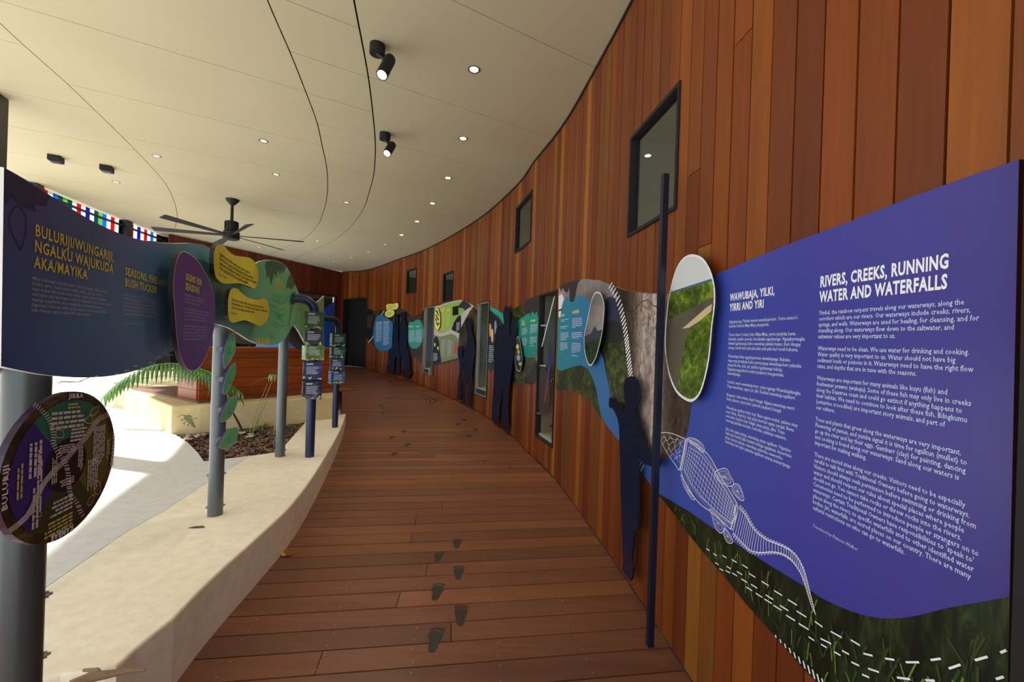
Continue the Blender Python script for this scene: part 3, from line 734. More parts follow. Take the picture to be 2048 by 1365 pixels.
# dashes along the grass
ds = []
for x0, y0 in [(352, 833), (400, 866), (462, 879), (528, 909), (600, 945), (648, 1005), (733, 1058), (820, 1122), (915, 1184), (975, 1262), (412, 926), (490, 952), (563, 989), (595, 1040), (660, 1077), (762, 1150), (860, 1222), (442, 966), (485, 980), (530, 998), (627, 1094), (693, 1137), (753, 1177), (815, 1220), (903, 1288), (990, 1345)]:
    x, y = 1310 + x0 / 3.33, 850 + y0 / 3.33; l = 2.5 + (x - 1410) * .035; ds.append([(x - l, y - l * .62), (x + l, y + l * .62)])
for x0, y0, dx, dy in [(90, 1085, 17, 12), (175, 1135, 25, 14), (267, 1174, 20, 12), (328, 1232, 20, 5), (433, 1254, 20, 3), (543, 1269, 30, 0), (655, 1255, 22, -3), (747, 1290, 26, -9), (875, 1251, 28, -8), (982, 1217, 12, -5), (20, 1098, 17, 10), (55, 1155, 12, 8), (125, 1167, 24, 12), (115, 1190, 12, 7), (180, 1227, 14, 8), (220, 1222, 15, 8), (267, 1277, 17, 8), (355, 1308, 24, 8), (317, 1335, 15, 6), (500, 1347, 30, 4), (628, 1357, 20, 1), (965, 1345, 16, -5)]:
    x, y = 1600 + x0 / 2.415, 800 + y0 / 2.415; ds.append([(x - dx / 2.4, y - dy / 2.4), (x + dx / 2.4, y + dy / 2.4)])
strokes(W, ds, .0042, .0146, mWhiteInk, 'dash_marks', P1)
vs_ = []
for i in range(15):
    f = i / 14; x = 1552 + f * 130; y = 1272 + f * 122; h = 3 + f * 22; vs_.append([(x - 1, y), (x + 5 * f, y + h)])
strokes(W, vs_, .006, .0146, mWhiteInk, 'bar_marks', P1)
# printed blades of grass
mBlade = plain('blade_print', '5f7a32', .4); mBladeD = plain('blade_dark_print', '2c3b1b', .4); bl = []; bd = []
for i in range(150):
    f = random.random(); x = 1340 + f ** .8 * 650; y0 = np.interp(x, [p[0] for p in blue_bot], [p[1] for p in blue_bot]); y1 = np.interp(x, [p[0] for p in p1_bot], [p[1] for p in p1_bot])
    y = random.uniform(y0 + (y1 - y0) * .35, y1 - 6); L = min(random.uniform(15, 70), y - y0 - 3) * (.5 + f); dx = random.uniform(-.7, .7) * L
    (bl if random.random() < .33 else bd).append([(x, y), (x + dx * .2, y - L * .5), (x + dx * .7, max(y0 + 3, y - L))])
strokes(W, bl, .004, .0138, mBlade, 'grass_blades', P1); strokes(W, bd, .006, .0137, mBladeD, 'grass_blades', P1)
# ---- crocodile line drawing
cx = lambda l: [(1310 + x / 3.33, 850 + y / 3.33) for x, y in l]
lines = []
head = [(30, 62), (55, 52), (90, 54), (130, 64), (175, 84), (203, 103), (190, 180), (165, 300), (140, 272), (110, 232), (80, 185), (55, 140), (35, 100)]
lines.append((cx(smooth_poly(head, 3) + [head[0]]), .0038))
for l in ([(40, 100), (62, 75), (80, 110), (105, 80), (125, 120), (150, 90), (170, 125), (190, 100)], [(50, 130), (75, 100), (92, 140), (118, 110), (138, 150), (165, 120), (185, 155)], [(80, 180), (92, 150), (105, 185), (128, 150), (150, 190), (180, 170)],
          [(105, 215), (120, 190), (140, 225), (165, 200), (178, 220)], [(125, 240), (140, 215), (160, 255)], [(95, 60), (100, 90), (140, 100)], [(60, 75), (90, 130), (110, 200)], [(150, 80), (130, 150), (150, 230)], [(175, 95), (160, 170), (168, 260)]): lines.append((cx(l), .0018))
for a in (0, 6, 12, 18): lines.append((cx([(200 + a, 100 - a * .3), (188 + a, 180), (162 + a, 300)]), .0030))
body = [(215, 92), (250, 115), (290, 140), (335, 180), (370, 220), (400, 275), (440, 350), (480, 415), (520, 480), (550, 545), (535, 620), (515, 700), (470, 665), (420, 620), (365, 575), (320, 545), (285, 512), (255, 475), (225, 420), (190, 360), (170, 300)]
lines.append((cx(smooth_line(body, 3) + []), .0034))
inner = [(228, 120), (265, 140), (310, 180), (350, 230), (385, 290), (430, 370), (475, 440), (530, 545), (510, 660), (460, 630), (400, 575), (350, 520), (300, 480), (260, 430), (220, 360), (190, 290)]
lines.append((cx(inner), .0016)); lines.append((cx([(540, 535), (528, 620), (505, 690)]), .005)); lines.append((cx([(552, 545), (540, 620), (517, 700)]), .003))
def bil(u, v): # body grid: u across (0 upper edge..1 lower edge), v along
    top = [(225, 150), (300, 195), (385, 300), (460, 430), (535, 550)]; bot = [(192, 290), (245, 395), (330, 500), (430, 595), (508, 655)]
    t = np.array([np.interp(v, [0, .25, .5, .75, 1], [p[i] for p in top]) for i in (0, 1)]); b = np.array([np.interp(v, [0, .25, .5, .75, 1], [p[i] for p in bot]) for i in (0, 1)])
    return tuple(t * (1 - u) + b * u)
for j in range(8): lines.append((cx([bil(j / 7, v) for v in np.linspace(0, 1, 9)]), .0020))
for j in range(21):
    for k in range(7):
        if (j + k) % 1 == 0: v = j / 20; a, b = bil(k / 7, v), bil((k + .92) / 7, v + .012); lines.append((cx([a, b]), .0019))
for j in range(40): # hatching between outline and grid
    v = j / 39; a = bil(0, v); o_ = (a[0] + 16, a[1] - 26); lines.append((cx([a, o_]), .0009)); a = bil(1, v); lines.append((cx([a, (a[0] - 14, a[1] + 22)]), .0009))
for lg in ([(210, 100), (225, 88), (255, 90), (290, 108), (318, 135), (328, 165), (318, 182), (280, 150), (245, 125)], [(172, 330), (185, 390), (205, 435), (228, 470), (245, 495), (265, 497), (240, 455), (205, 400)],
           [(395, 330), (410, 308), (440, 295), (470, 292), (488, 310), (500, 340), (520, 375), (522, 400), (500, 410), (470, 400), (430, 380), (405, 350)], [(522, 400), (545, 395), (565, 410), (580, 445), (592, 500), (570, 502), (545, 480), (520, 450), (512, 425)],
           [(365, 560), (380, 610), (395, 670), (415, 705), (440, 722), (462, 700), (468, 680), (440, 640), (400, 590)], [(462, 690), (485, 710), (505, 745), (518, 780), (500, 790), (478, 780), (462, 745), (455, 710)]):
    lines.append((cx(smooth_poly(lg, 3) + [lg[0]]), .0030)); c = np.mean(lg, axis=0); sm = [tuple(c + (np.array(p) - c) * .72) for p in lg]; lines.append((cx(smooth_poly(sm, 2) + [sm[0]]), .0014))
    for q in sm[::1]: lines.append((cx([tuple(c), q]), .0012))
tu = [(560, 555), (600, 600), (640, 670), (680, 720), (740, 765), (800, 790), (860, 815), (920, 855), (960, 905), (990, 965), (1010, 1030), (1030, 1110), (1050, 1190), (1068, 1265)]
tl_ = [(520, 720), (560, 765), (600, 805), (640, 840), (700, 852), (780, 848), (840, 858), (890, 885), (930, 925), (965, 980), (990, 1040), (1015, 1120), (1040, 1200), (1068, 1265)]
tu, tl_ = smooth_line(tu, 4), smooth_line(tl_, 4); m = min(len(tu), len(tl_))
ru = [tu[int(i * (len(tu) - 1) / 47)] for i in range(48)]; rl = [tl_[int(i * (len(tl_) - 1) / 47)] for i in range(48)]
lines.append((cx(ru), .0032)); lines.append((cx(rl), .0032))
for a, b in zip(ru, rl):
    lines.append((cx([a, b]), .0019)); 
for i in range(47):
    for (a, b, c) in ((ru[i], ru[i+1], rl[i]), (rl[i], rl[i+1], ru[i])):
        mid = (np.array(a) + b) / 2; d = mid - np.array(c); L = np.linalg.norm(d); h = max(2, (26 - i * .6)) if i > 0 else 20; tip = tuple(mid + d / L * h); lines.append((cx([a, tip, b]), .0018))
strokes(W, lines, .002, .0148, mWhiteInk, 'crocodile_drawing', P1)

# ---- panel 2: mountain and rainforest panel
stripe = [(1221, 571), (1228, 582), (1235.5, 597), (1241, 614), (1244.7, 630), (1249, 652), (1252.5, 675), (1255.5, 700), (1258, 722), (1261, 749), (1264, 785), (1270, 822), (1273, 865), (1276, 906), (1281, 928), (1288, 945)]
p2 = [(1334, 588), (1320, 588), (1283, 586), (1250, 580.6), (1221, 570.6), (1195, 561), (1167, 558), (1139.5, 563.7), (1118, 576), (1115, 650), (1112, 780), (1130, 780), (1151, 784), (1173, 797), (1199, 830), (1239, 884.6), (1276, 936), (1300, 969), (1311, 985), (1321, 900), (1331, 740)]
P2 = mural('information_panel', 'mountain and rainforest photo panel with waterfall behind the child silhouette', (1220, 700), p2, mForest)
sheet(W, [(1221, 571), (1195, 561), (1167, 558), (1139.5, 563.7), (1118, 576), (1117, 600), (1125, 610), (1150, 620), (1190, 640), (1206, 640), (1208, 610), (1217, 596), (1226, 594), (1233, 601), (1236, 598), (1228, 582)], .0132, 0, mCloud, 'sky_print', P2)
mMt = plain('mountain_print', '2f3350', .4, sc=4); mMt2 = plain('dark_mountain_print', '252628', .4, sc=6)
sheet(W, [(1206, 652), (1208, 612), (1213, 598), (1219, 594), (1226, 594), (1233, 599), (1238, 612), (1243, 640), (1247, 660), (1249, 678), (1225, 684), (1204, 684)], .0135, 0, mMt, 'mountain_print', P2)
sheet(W, [(1204, 652), (1225, 640), (1247, 650), (1252, 672), (1253, 682), (1225, 686), (1203, 690)], .0137, 0, mMt2, 'mountain_print', P2)
p2blue = [(1116, 650), (1118, 612), (1128, 600), (1135, 594), (1142, 591.5), (1162, 591.5), (1176, 598.5), (1181, 606), (1185, 640), (1190, 680), (1202, 707), (1206, 716), (1213, 752), (1221, 789), (1232, 825), (1242, 850), (1262, 880), (1276, 906), (1290, 915), (1312, 921), (1320, 925), (1311, 984), (1300, 969), (1276, 936), (1239, 884.6), (1212, 850), (1201, 829.7), (1195, 790), (1187, 760), (1176, 738), (1162, 731), (1142, 735), (1123, 742), (1114, 739)]
mP2B = uvramp('river_teal_to_blue', 0, W.sz(1310, 800)[0], W.sz(1115, 700)[0], [(0, '3657a8'), (.4, '3372b0'), (1, '2c8ba0')])
sheet(W, p2blue, .0137, 0, mP2B, 'blue_river_print', P2)
sheet(W, [(1334, 588), (1320, 588), (1283, 586), (1250, 580.6)] + stripe[:1] + stripe[1:14] + [(1290, 915), (1312, 921), (1321, 900), (1331, 740)], .0139, 0, mWF, 'rock_print', P2)
mBranch = plain('branch_print', '2b241c', .5)
strokes(W, [[(1252, 625), (1268, 622), (1283, 604), (1296, 600), (1306, 612), (1316, 614)], [(1262, 640), (1256, 652)], [(1300, 606), (1304, 625), (1300, 640)], [(1316, 640), (1310, 655), (1316, 668)]] , .006, .0143, mBranch, 'branch_print', P2)
fl = []
for i in range(60):
    x, y = random.choice([(1262, 632), (1300, 640), (1322, 655), (1290, 612)]); x += random.gauss(0, 9); y += random.gauss(0, 12); fl.append([(x, y), (x + random.uniform(-3, 3), y + random.uniform(3, 9))])
fl = [l for l in fl if 592 < l[0][1] and l[0][0] < 1328]
strokes(W, fl, .004, .0144, mBranch, 'foliage_print', P2)
st = []
for a, b in zip(stripe[:-1], stripe[1:]):
    n = max(1, int(math.hypot(b[0] - a[0], b[1] - a[1]) / 6.2))
    for j in range(n): f = j / n; x, y = a[0] + (b[0] - a[0]) * f, a[1] + (b[1] - a[1]) * f; st.append([(x - 3.4, y + 6), (x + 3.2, y - 5)])
strokes(W, st, .012, .0146, mWhiteInk, 'dash_marks', P2)
def spikes(pts, L, seed=1):
    rnd = random.Random(seed); out = list(pts)
    return out
mFrondP = plain('frond_print', '2c2c33', .4)
fr = [(1118, 577), (1124, 570), (1139, 564), (1163, 558), (1156, 566), (1153, 578), (1150, 566), (1151, 592), (1147, 604), (1144, 584), (1140, 604), (1143, 578), (1138, 574), (1135, 586), (1132, 572), (1128, 582), (1126, 576), (1120, 586), (1121, 579)]
sheet(W, fr, .0145, 0, mFrondP, 'frond_print', P2)
sheet(W, [(1117, 592), (1124, 588), (1128, 598), (1124, 612), (1120, 637), (1117, 632)], .0147, 0, mWhiteInk, 'cockatoo_print', P2)
sheet(W, [(1114, 624), (1119, 619), (1125, 617), (1122, 622)], .0149, 0, mDarkInk, 'cockatoo_print', P2)
lettering(W, 'HILLS', (1122, 629), (1122, 634), (1129, 628), .0145, mYelPale, 'heading', P2, bold=.05)
lettering(W, 'MOUNTAINS', (1145, 622), (1145, 629), (1158, 619), .0145, mYelPale, 'heading', P2, bold=.05)
bars(W, (1122, 639), (1120, 701), (1139, 638), 19, .0145, mGreyInk, 'body_text', P2, blanks=(2, 3, 6, 7, 13))
bars(W, (1145, 637), (1143, 713), (1166, 632), 22, .0145, mPaleInk, 'body_text', P2, blanks=(6, 7, 12, 13, 20))

# ---- panel 3: teal panel left of the large niche
p3 = [(1079, 590), (1060, 597), (1045, 607), (1030, 616), (1020, 624), (1010, 626), (1000, 626), (992, 622), (985, 617), (979.6, 614), (978, 680), (975, 740), (985, 737), (1000, 752), (1020, 766), (1035, 768), (1050, 767), (1070, 765), (1074, 680)]
P3 = mural('information_panel', 'teal green panel with fruit photo oval, left of the large display niche', (1045, 690), p3, mForest)
mTeal = uvramp('teal_print', 1, W.sz(1040, 740)[1], W.sz(1040, 610)[1], [(0, '127f78'), (1, '2aa592')])
sheet(W, [(1078, 622), (1062, 624), (1050, 632), (1035, 642), (1024, 648), (1017, 640), (1008, 630), (998, 622), (988, 616), (979.6, 614), (982, 625), (996, 632), (1008, 650), (1016, 680), (1028, 700), (1045, 712), (1060, 716), (1073, 715)], .0135, 0, mTeal, 'teal_print', P3)
sheet(W, [(1079, 590), (1060, 597), (1048, 605), (1046, 618), (1058, 622), (1061, 634), (1064, 622), (1070, 630), (1073, 622), (1076, 638), (1078, 622)], .0137, 0, mFrondP, 'frond_print', P3)
sheet(W, smooth_poly([(979, 625), (990, 630), (1004, 652), (1008, 680), (1003, 715), (990, 735), (976, 738), (978, 680)], 3), .0139, 0, mBark, 'charcoal_print', P3)
for (x, y, c) in ((980.5, 661, 'e0a45a'), (984.5, 672, 'dcc79a'), (991, 655, '7fa3c0')):
    w_ = 2.3; h_ = 14; sheet(W, [(x + w_ * math.cos(a), y + h_ * math.sin(a)) for a in np.arange(0, 6.2, .52)], .0142, 0, plain('seed_' + c, c, .4), 'seed_print', P3)
bars(W, (978, 690), (977, 725), (988, 694), 9, .0142, mGreyInk, 'body_text', P3)
sheet(W, smooth_poly([(1072, 720), (1065, 725), (1056, 735), (1052, 748), (1050, 760), (1049, 767), (1071, 765), (1073, 735)], 2), .0141, 0, mBark, 'charcoal_print', P3)
st = []
for i in range(16): f = i / 15; x = 1026 + f * 47; y = 748 - 4 + (12 * math.sin(f * 3.1)) * 1 - f * f * 38; st.append([(x, y), (x + 1.5, y + 8)])
strokes(W, st, .012, .0146, plain('pale_stripe_ink', '8b8c86', .5), 'dash_marks', P3)
lettering(W, 'RAIN\nFOREST', (1044, 642), (1044, 652), (1051, 641), .0146, mYelPale, 'heading', P3, bold=.05)
lettering(W, 'RAINFOREST', (1061, 640), (1061, 645), (1071, 638), .0146, mYelPale, 'heading', P3, bold=.05)
bars(W, (1044, 656), (1043, 694), (1056, 656), 15, .0146, mPaleInk, 'body_text', P3, blanks=(6, 7))
bars(W, (1061, 649), (1060, 693), (1076, 645), 18, .0146, mPaleInk, 'body_text', P3, blanks=(8, 9, 16))

# ---- panel 4: lime green leaf panel
p4 = [(955, 620), (948, 614), (940, 608), (930, 603), (920, 600), (905, 603), (890, 607), (880, 611), (869.5, 613), (867, 680), (864.5, 731), (878, 729), (887, 728), (898, 725), (910, 721), (920, 717), (935, 716), (952, 715)]
P4 = mural('information_panel', 'lime green and grey leaf panel left of the mother and child silhouette', (900, 670), p4, mBrownF)
mLime = uvramp('lime_print', 0, W.sz(947, 640)[0], W.sz(870, 650)[0], [(0, '5fb35a'), (.4, '86b558'), (1, 'a3b254')])
mSage = plain('sage_print', '77855c', .5); mPaleP = plain('pale_grey_print', 'b9b3b0', .5)
sheet(W, [(948, 612), (940, 608), (930, 603), (920, 600), (905, 603), (890, 607), (880, 611), (869.5, 613), (867.5, 669), (866, 700), (890, 700), (915, 700), (917, 680), (920, 660), (930, 640), (940, 622)], .0133, 0, mPaleP, 'pale_print', P4)
sheet(W, [(930, 604), (920, 602), (905, 606), (889, 610), (878, 614), (870, 616), (869, 658), (878, 665), (887, 667), (896, 662), (903, 655), (910, 643), (917, 633), (928, 624), (936, 616)], .0136, 0, mLime, 'lime_print', P4)
sheet(W, [(867.5, 670), (880, 674), (892, 671), (903, 668), (912, 672), (916, 680), (915, 700), (917, 716), (905, 719), (888, 724), (875, 726), (865, 722)], .0137, 0, mSage, 'sage_print', P4)
sheet(W, [(902.5, 660), (908, 645), (915, 634), (922, 630), (922, 664), (918, 667)], .0139, 0, mBark, 'charcoal_print', P4)
sheet(W, smooth_poly([(867, 690), (869, 676), (874, 674), (878, 684), (880, 705), (882, 725), (873, 729), (865, 730)], 3), .0140, 0, mBark, 'charcoal_print', P4)
sheet(W, [(915, 614), (926, 601), (938, 607), (943, 614), (936, 617), (930, 622), (925, 616), (921, 617)], .0141, 0, mFrondP, 'frond_print', P4)
sheet(W, [(905, 614), (917, 612), (917, 630), (905, 632)], .0142, 0, mBark, 'dark_photo', P4)
mRedP = plain('red_shape_print', 'b04a34', .5)
sheet(W, smooth_poly([(907, 706), (908, 695), (911, 682), (914, 686), (915, 697), (911, 708)], 3), .0143, 0, mRedP, 'red_print', P4)
for hx in (882, 893): lettering(W, 'LEAF', (hx, 617), (hx, 624), (hx + 7, 616), .0144, mYelPale, 'heading', P4, bold=.03)
bars(W, (881, 628), (881, 662), (890, 628), 14, .0144, mYelPale, 'body_text', P4, fill=.25); bars(W, (893, 627), (893, 656), (901, 627), 14, .0144, mYelPale, 'body_text', P4, fill=.25)
bars(W, (883, 680), (883, 715), (891, 680), 14, .0144, mGreyInk, 'body_text', P4, fill=.3); bars(W, (895, 680), (895, 713), (904, 680), 14, .0144, mGreyInk, 'body_text', P4, fill=.3)
bars(W, (913, 645), (913, 664), (920, 645), 7, .0144, mGreyInk, 'body_text', P4); bars(W, (867, 706), (867, 722), (876, 706), 7, .0144, mGreyInk, 'body_text', P4)
for (x, y) in ((869.7, 690), (876, 697)): sheet(W, [(x + 1.6 * math.cos(a), y + 4 * math.sin(a)) for a in np.arange(0, 6.2, .8)], .0144, 0, mYelPale, 'seed_print', P4)
# ---- panel 5: far brown panel
p5 = [(849, 620), (842, 626), (835, 631), (826, 631), (818, 627), (812, 621), (803, 617), (795, 612), (780, 615), (765, 620), (757, 622), (748, 622), (740, 618), (733.5, 616), (731.5, 675), (738, 682), (745, 690), (755, 698), (770, 703), (790, 702), (805, 703), (815, 706), (822, 713), (835, 720), (845, 728), (847, 670)]
P5 = mural('information_panel', 'farthest brown panel with blue and teal leaf shapes beside the dark doorway', (790, 660), p5, mBrownF)
mB5 = plain('blue_leaf_print', '2f6f9a', .5); mT5 = plain('teal_leaf_print', '2f938a', .5)
sheet(W, [(733.5, 616), (745, 624), (752, 634), (748, 660), (742, 682), (731.5, 675)], .0133, 0, mBark, 'charcoal_print', P5)
sheet(W, [(734, 630), (747, 631), (744, 658), (733, 657)], .0135, 0, mBrownF, 'photo_print', P5)
sheet(W, smooth_poly([(757, 631), (765, 632), (775, 637), (784, 645), (787, 660), (786, 680), (783, 695), (772, 702), (760, 702), (751, 694), (747, 678), (747, 655), (751, 638)], 2), .0137, 0, mB5, 'blue_leaf', P5)
sheet(W, smooth_poly([(815, 652), (820, 644), (826, 645), (831, 641), (839, 640), (845, 650), (847, 668), (844, 684), (838, 694), (829, 698), (821, 694), (815, 680), (813, 665)], 2), .0137, 0, mT5, 'teal_leaf', P5)
for a, b in (((752, 647), (751, 685)), ((767, 646), (767, 691)), ((818, 661), (818, 685)), ((832, 660), (832, 686))):
    bars(W, a, b, (a[0] + 13, a[1]), 15, .0142, mGreyInk, 'body_text', P5, fill=.4)
for a, t_, w_ in (((752, 644), 'COUNTRY', 12), ((767, 643), 'PEOPLE', 11), ((817, 652), 'FAMILY', 10), ((832, 652), 'KIN', 7)):
    lettering(W, t_, a, (a[0], a[1] + 3), (a[0] + w_, a[1]), .0142, mYelPale, 'heading', P5, bold=.03)
strokes(W, [[(768, 622), (762, 631)], [(747, 672), (742, 680), (737, 685)]], .05, .0145, mPaleP, 'path_print', P5)

# ---- raised shapes on the wall panels
def raised(pts, off, th, mat, edge, name, label, cat, n=3, group=None, sf=None, rim=None):
    sf = sf or W; q = smooth_poly(pts, n); c = sf.poly(q, off); m = np.mean(c, axis=0)
    t = thing(name, sf.pt(m[0], m[1], off), label, cat, group)
    sheet(sf, q, off, th, mat, 'panel_face', t, edge=edge)
    mb = MB()
    for f in (.35, .65):
        z = min(b for a, b in c) + (max(b for a, b in c) - min(b for a, b in c)) * f; mb.tube([sf.pt(m[0], z, .013), sf.pt(m[0], z, off - th - .001)], .02, 8)
    o = mb.build('standoffs', mDarkE, t); o['kind'] = 'stuff'
    if rim: strokes(sf, [q + [q[0]]], rim, off + .0012, mWhiteInk, 'white_rim', t)
    return t, q
ovA = [(1384, 511), (1404, 518), (1418.7, 540), (1427.8, 573), (1428.5, 610), (1423, 654), (1418.7, 705), (1411, 749), (1400, 785), (1386, 801), (1371, 799), (1352.7, 783), (1340, 754), (1332.6, 717), (1330.5, 676), (1334.4, 621), (1341, 580), (1352.7, 540), (1367, 518)]
tA, qA = raised(ovA, .055, .012, mPaleSky, mDarkE, 'photo_oval', 'large oval photo of a river bend under pale sky, right of the navy pole', 'photo panel', group='oval photos raised off the wall panels', rim=.010)
def inside(poly, q, cxy=None):
    """clip a convex-ish print to the oval by pulling points inside"""
    c = np.mean(q, axis=0); out = []
    for p in poly:
        d = np.array(p, float) - c; L = np.linalg.norm(d); best = None
        for a, b in zip(q, q[1:] + q[:1]):
            a = np.array(a) - c; b = np.array(b) - c; e = b - a; den = d[0] * e[1] - d[1] * e[0]
            if abs(den) < 1e-9: continue
            t = (a[0] * e[1] - a[1] * e[0]) / den; u = (a[0] * d[1] - a[1] * d[0]) / den
            if t > 0 and -1e-6 <= u <= 1 + 1e-6: best = t if best is None else min(best, t)
        k = min(1, (best or 1) * .975); out.append(tuple(c + d * k))
    return out
def arcq(q, f): return [p for p in q if f(p)]
def srt(pts, c=None):
    c = np.mean(pts, axis=0) if c is None else c; return sorted(pts, key=lambda p: math.atan2(p[1] - c[1], p[0] - c[0]))
def shrink(q, k=.975): c = np.mean(q, axis=0); return [tuple(c + (np.array(p) - c) * k) for p in q]
qs = shrink(qA)
line = lambda p, a, b: (b[0] - a[0]) * (p[1] - a[1]) - (b[1] - a[1]) * (p[0] - a[0])
def clip(poly, a, b): # keep the side where line>0 (below for left->right)
    out = []
    for p, q in zip(poly, poly[1:] + poly[:1]):
        lp, lq = line(p, a, b), line(q, a, b)
        if lp >= 0: out.append(p)
        if lp * lq < 0: t = lp / (lp - lq); out.append((p[0] + (q[0] - p[0]) * t, p[1] + (q[1] - p[1]) * t))
    return out
sheet(W, clip(qs, (1338, 585), (1428, 556)), .0556, 0, plain('hill_print', '46607a', .5), 'distant_hills', tA)
sheet(W, clip(qs, (1336, 589), (1428, 562)), .0558, 0, mBush, 'river_bank', tA)
sheet(W, clip(qs, (1331, 643), (1428, 594)), .0560, 0, mRiver, 'river', tA)
sheet(W, clip(clip([(1364, 658), (1385, 640), (1411, 617), (1424, 608), (1422, 625), (1400, 642), (1378, 656)], (1331, 643), (1428, 594)), (1300, 500), (1301, 499)) or qs[:3], .0562, 0, mSand, 'sand_bar', tA)
rb = clip(clip(qs, (1374, 664), (1428, 618)), (1352, 790), (1374, 664))
sheet(W, rb, .0563, 0, mBush, 'green_bank', tA)
ovB = [(1194, 585.6), (1201, 588), (1206, 600), (1208.3, 613), (1207, 635), (1204.4, 662), (1199, 689), (1192, 714), (1184.7, 728), (1180, 731), (1175, 725), (1170, 706), (1168.4, 685), (1169, 668), (1174, 645), (1180, 615), (1185.4, 595), (1190, 587)]
tB, qB = raised(ovB, .055, .012, mCloud, mDarkE, 'photo_oval', 'slim oval photo of a cloudy mountain peak over rainforest', 'photo panel', group='oval photos raised off the wall panels', rim=.010)
qs = shrink(qB)
rg = clip(qs, (1160, 676), (1215, 655)); sheet(W, rg, .0557, 0, plain('ridge_print', '2c3440', .5), 'ridge', tB)
sheet(W, [(1175, 675), (1183, 665), (1189, 652), (1194, 660), (1200, 666), (1203, 680)], .0559, 0, plain('peak_print', '343a4c', .5), 'peak', tB)
sheet(W, clip(qs, (1160, 690), (1215, 672)), .0561, 0, mForest2, 'rainforest', tB)
ovC = [(1036, 674), (1039, 679), (1041, 690), (1043, 705), (1044.5, 720), (1043, 733), (1040, 742), (1036, 742), (1032, 736), (1030, 722), (1029.5, 705), (1031, 690), (1033, 678)]
tC, qC = raised(ovC, .05, .012, mForest2, mDarkE, 'photo_oval', 'small oval photo of yellow and blue fruit on the teal panel', 'photo panel', group='oval photos raised off the wall panels', rim=.008)
for (x, y, r_, c) in ((1035, 694, 3.2, 'd8c96a'), (1037, 704, 3, 'b9a540'), (1037, 716, 4, '8f9fc8'), (1040, 728, 2.6, 'c9c074')):
    sheet(W, [(x + r_ * math.cos(a), y + r_ * 1.6 * math.sin(a)) for a in np.arange(0, 6.2, .6)], .0512, 0, plain('fruit_' + c, c, .5), 'fruit_print', tC)
ovD = [(872, 618), (877, 620), (880, 632), (880, 650), (877, 659), (873, 660), (870, 650), (869.5, 630)]
tD, qD = raised(ovD, .045, .012, mYelPale, mDarkE, 'sign_oval', 'long pale lime oval with black markings beside the far display niche', 'sign panel')
strokes(W, [[(872, 622), (875, 625), (877, 632)], [(872, 630), (874, 636), (877, 640)], [(873, 645), (875, 650), (878, 647)], [(871, 638), (873, 642)]], .05, .0462, mDarkInk, 'markings', tD)
yA = [(773, 610), (780, 608), (788, 608), (794, 606), (797, 610), (796, 616), (790, 620), (782, 620), (775, 622), (772.5, 616)]
yB = [(771, 624), (778, 621), (786, 621), (789, 625), (787, 631), (780, 635), (773, 634), (770, 630)]
tE, qE = raised(yA, .07, .012, mYelPale, mDarkE, 'sign_pebble', 'upper pale yellow pebble sign above the far blue leaf', 'sign panel', group='pale yellow pebble signs on the far panel')
bars(W, (776, 611), (776, 619), (793, 611), 4, .0715, mDarkInk, 'body_text', tE, fill=.25)
tF, qF = raised(yB, .07, .012, mYelPale, mDarkE, 'sign_pebble', 'lower pale yellow pebble sign above the far blue leaf', 'sign panel', group='pale yellow pebble signs on the far panel')
bars(W, (774, 625), (774, 632), (786, 625), 4, .0715, mDarkInk, 'body_text', tF, fill=.25)

# prints on the big niche glass
s0, s1, z0, z1 = OPN[4]; ng = niches[0]; C6 = lambda l: [(900 + x / 3.59, 540 + y / 3.59) for x, y in l]
st = [];
for i in range(34):
    f = i / 33; x = 660 + f * 88; y = 545 - f * 350; st.append(C6([(x - 4, y + 8), (x + 5, y - 6)]))
strokes(W, st, .008, -.012, mWhiteInk, 'dash_marks', ng)
mCas = uvramp('cassowary_print', 1, W.sz(1095, 808)[1], W.sz(1098, 690)[1], [(0, '8a2f3c'), (.3, '6a2a50'), (.65, '2c2a78'), (1, '241f5c')])
sheet(W, C6([(716, 590), (724, 600), (732, 640), (741, 660), (728, 662), (718, 700), (708, 780), (700, 850), (690, 920), (680, 960), (675, 950), (682, 880), (692, 800), (700, 740), (704, 640), (706, 600)]), -.012, 0, mCas, 'cassowary_neck', ng)
sheet(W, smooth_poly(C6([(708, 595), (706, 560), (710, 532), (716, 526), (722, 534), (726, 560), (724, 598)]), 2), -.0115, 0, mDarkInk, 'cassowary_crest', ng)
sheet(W, smooth_poly(C6([(640, 730), (660, 700), (690, 720), (712, 790), (718, 860), (712, 960), (700, 1020), (670, 1040), (645, 1030), (632, 960), (634, 840)]), 2), -.0125, 0, plain('cassowary_body_print', '3a2f2a', .6), 'cassowary_body', ng)

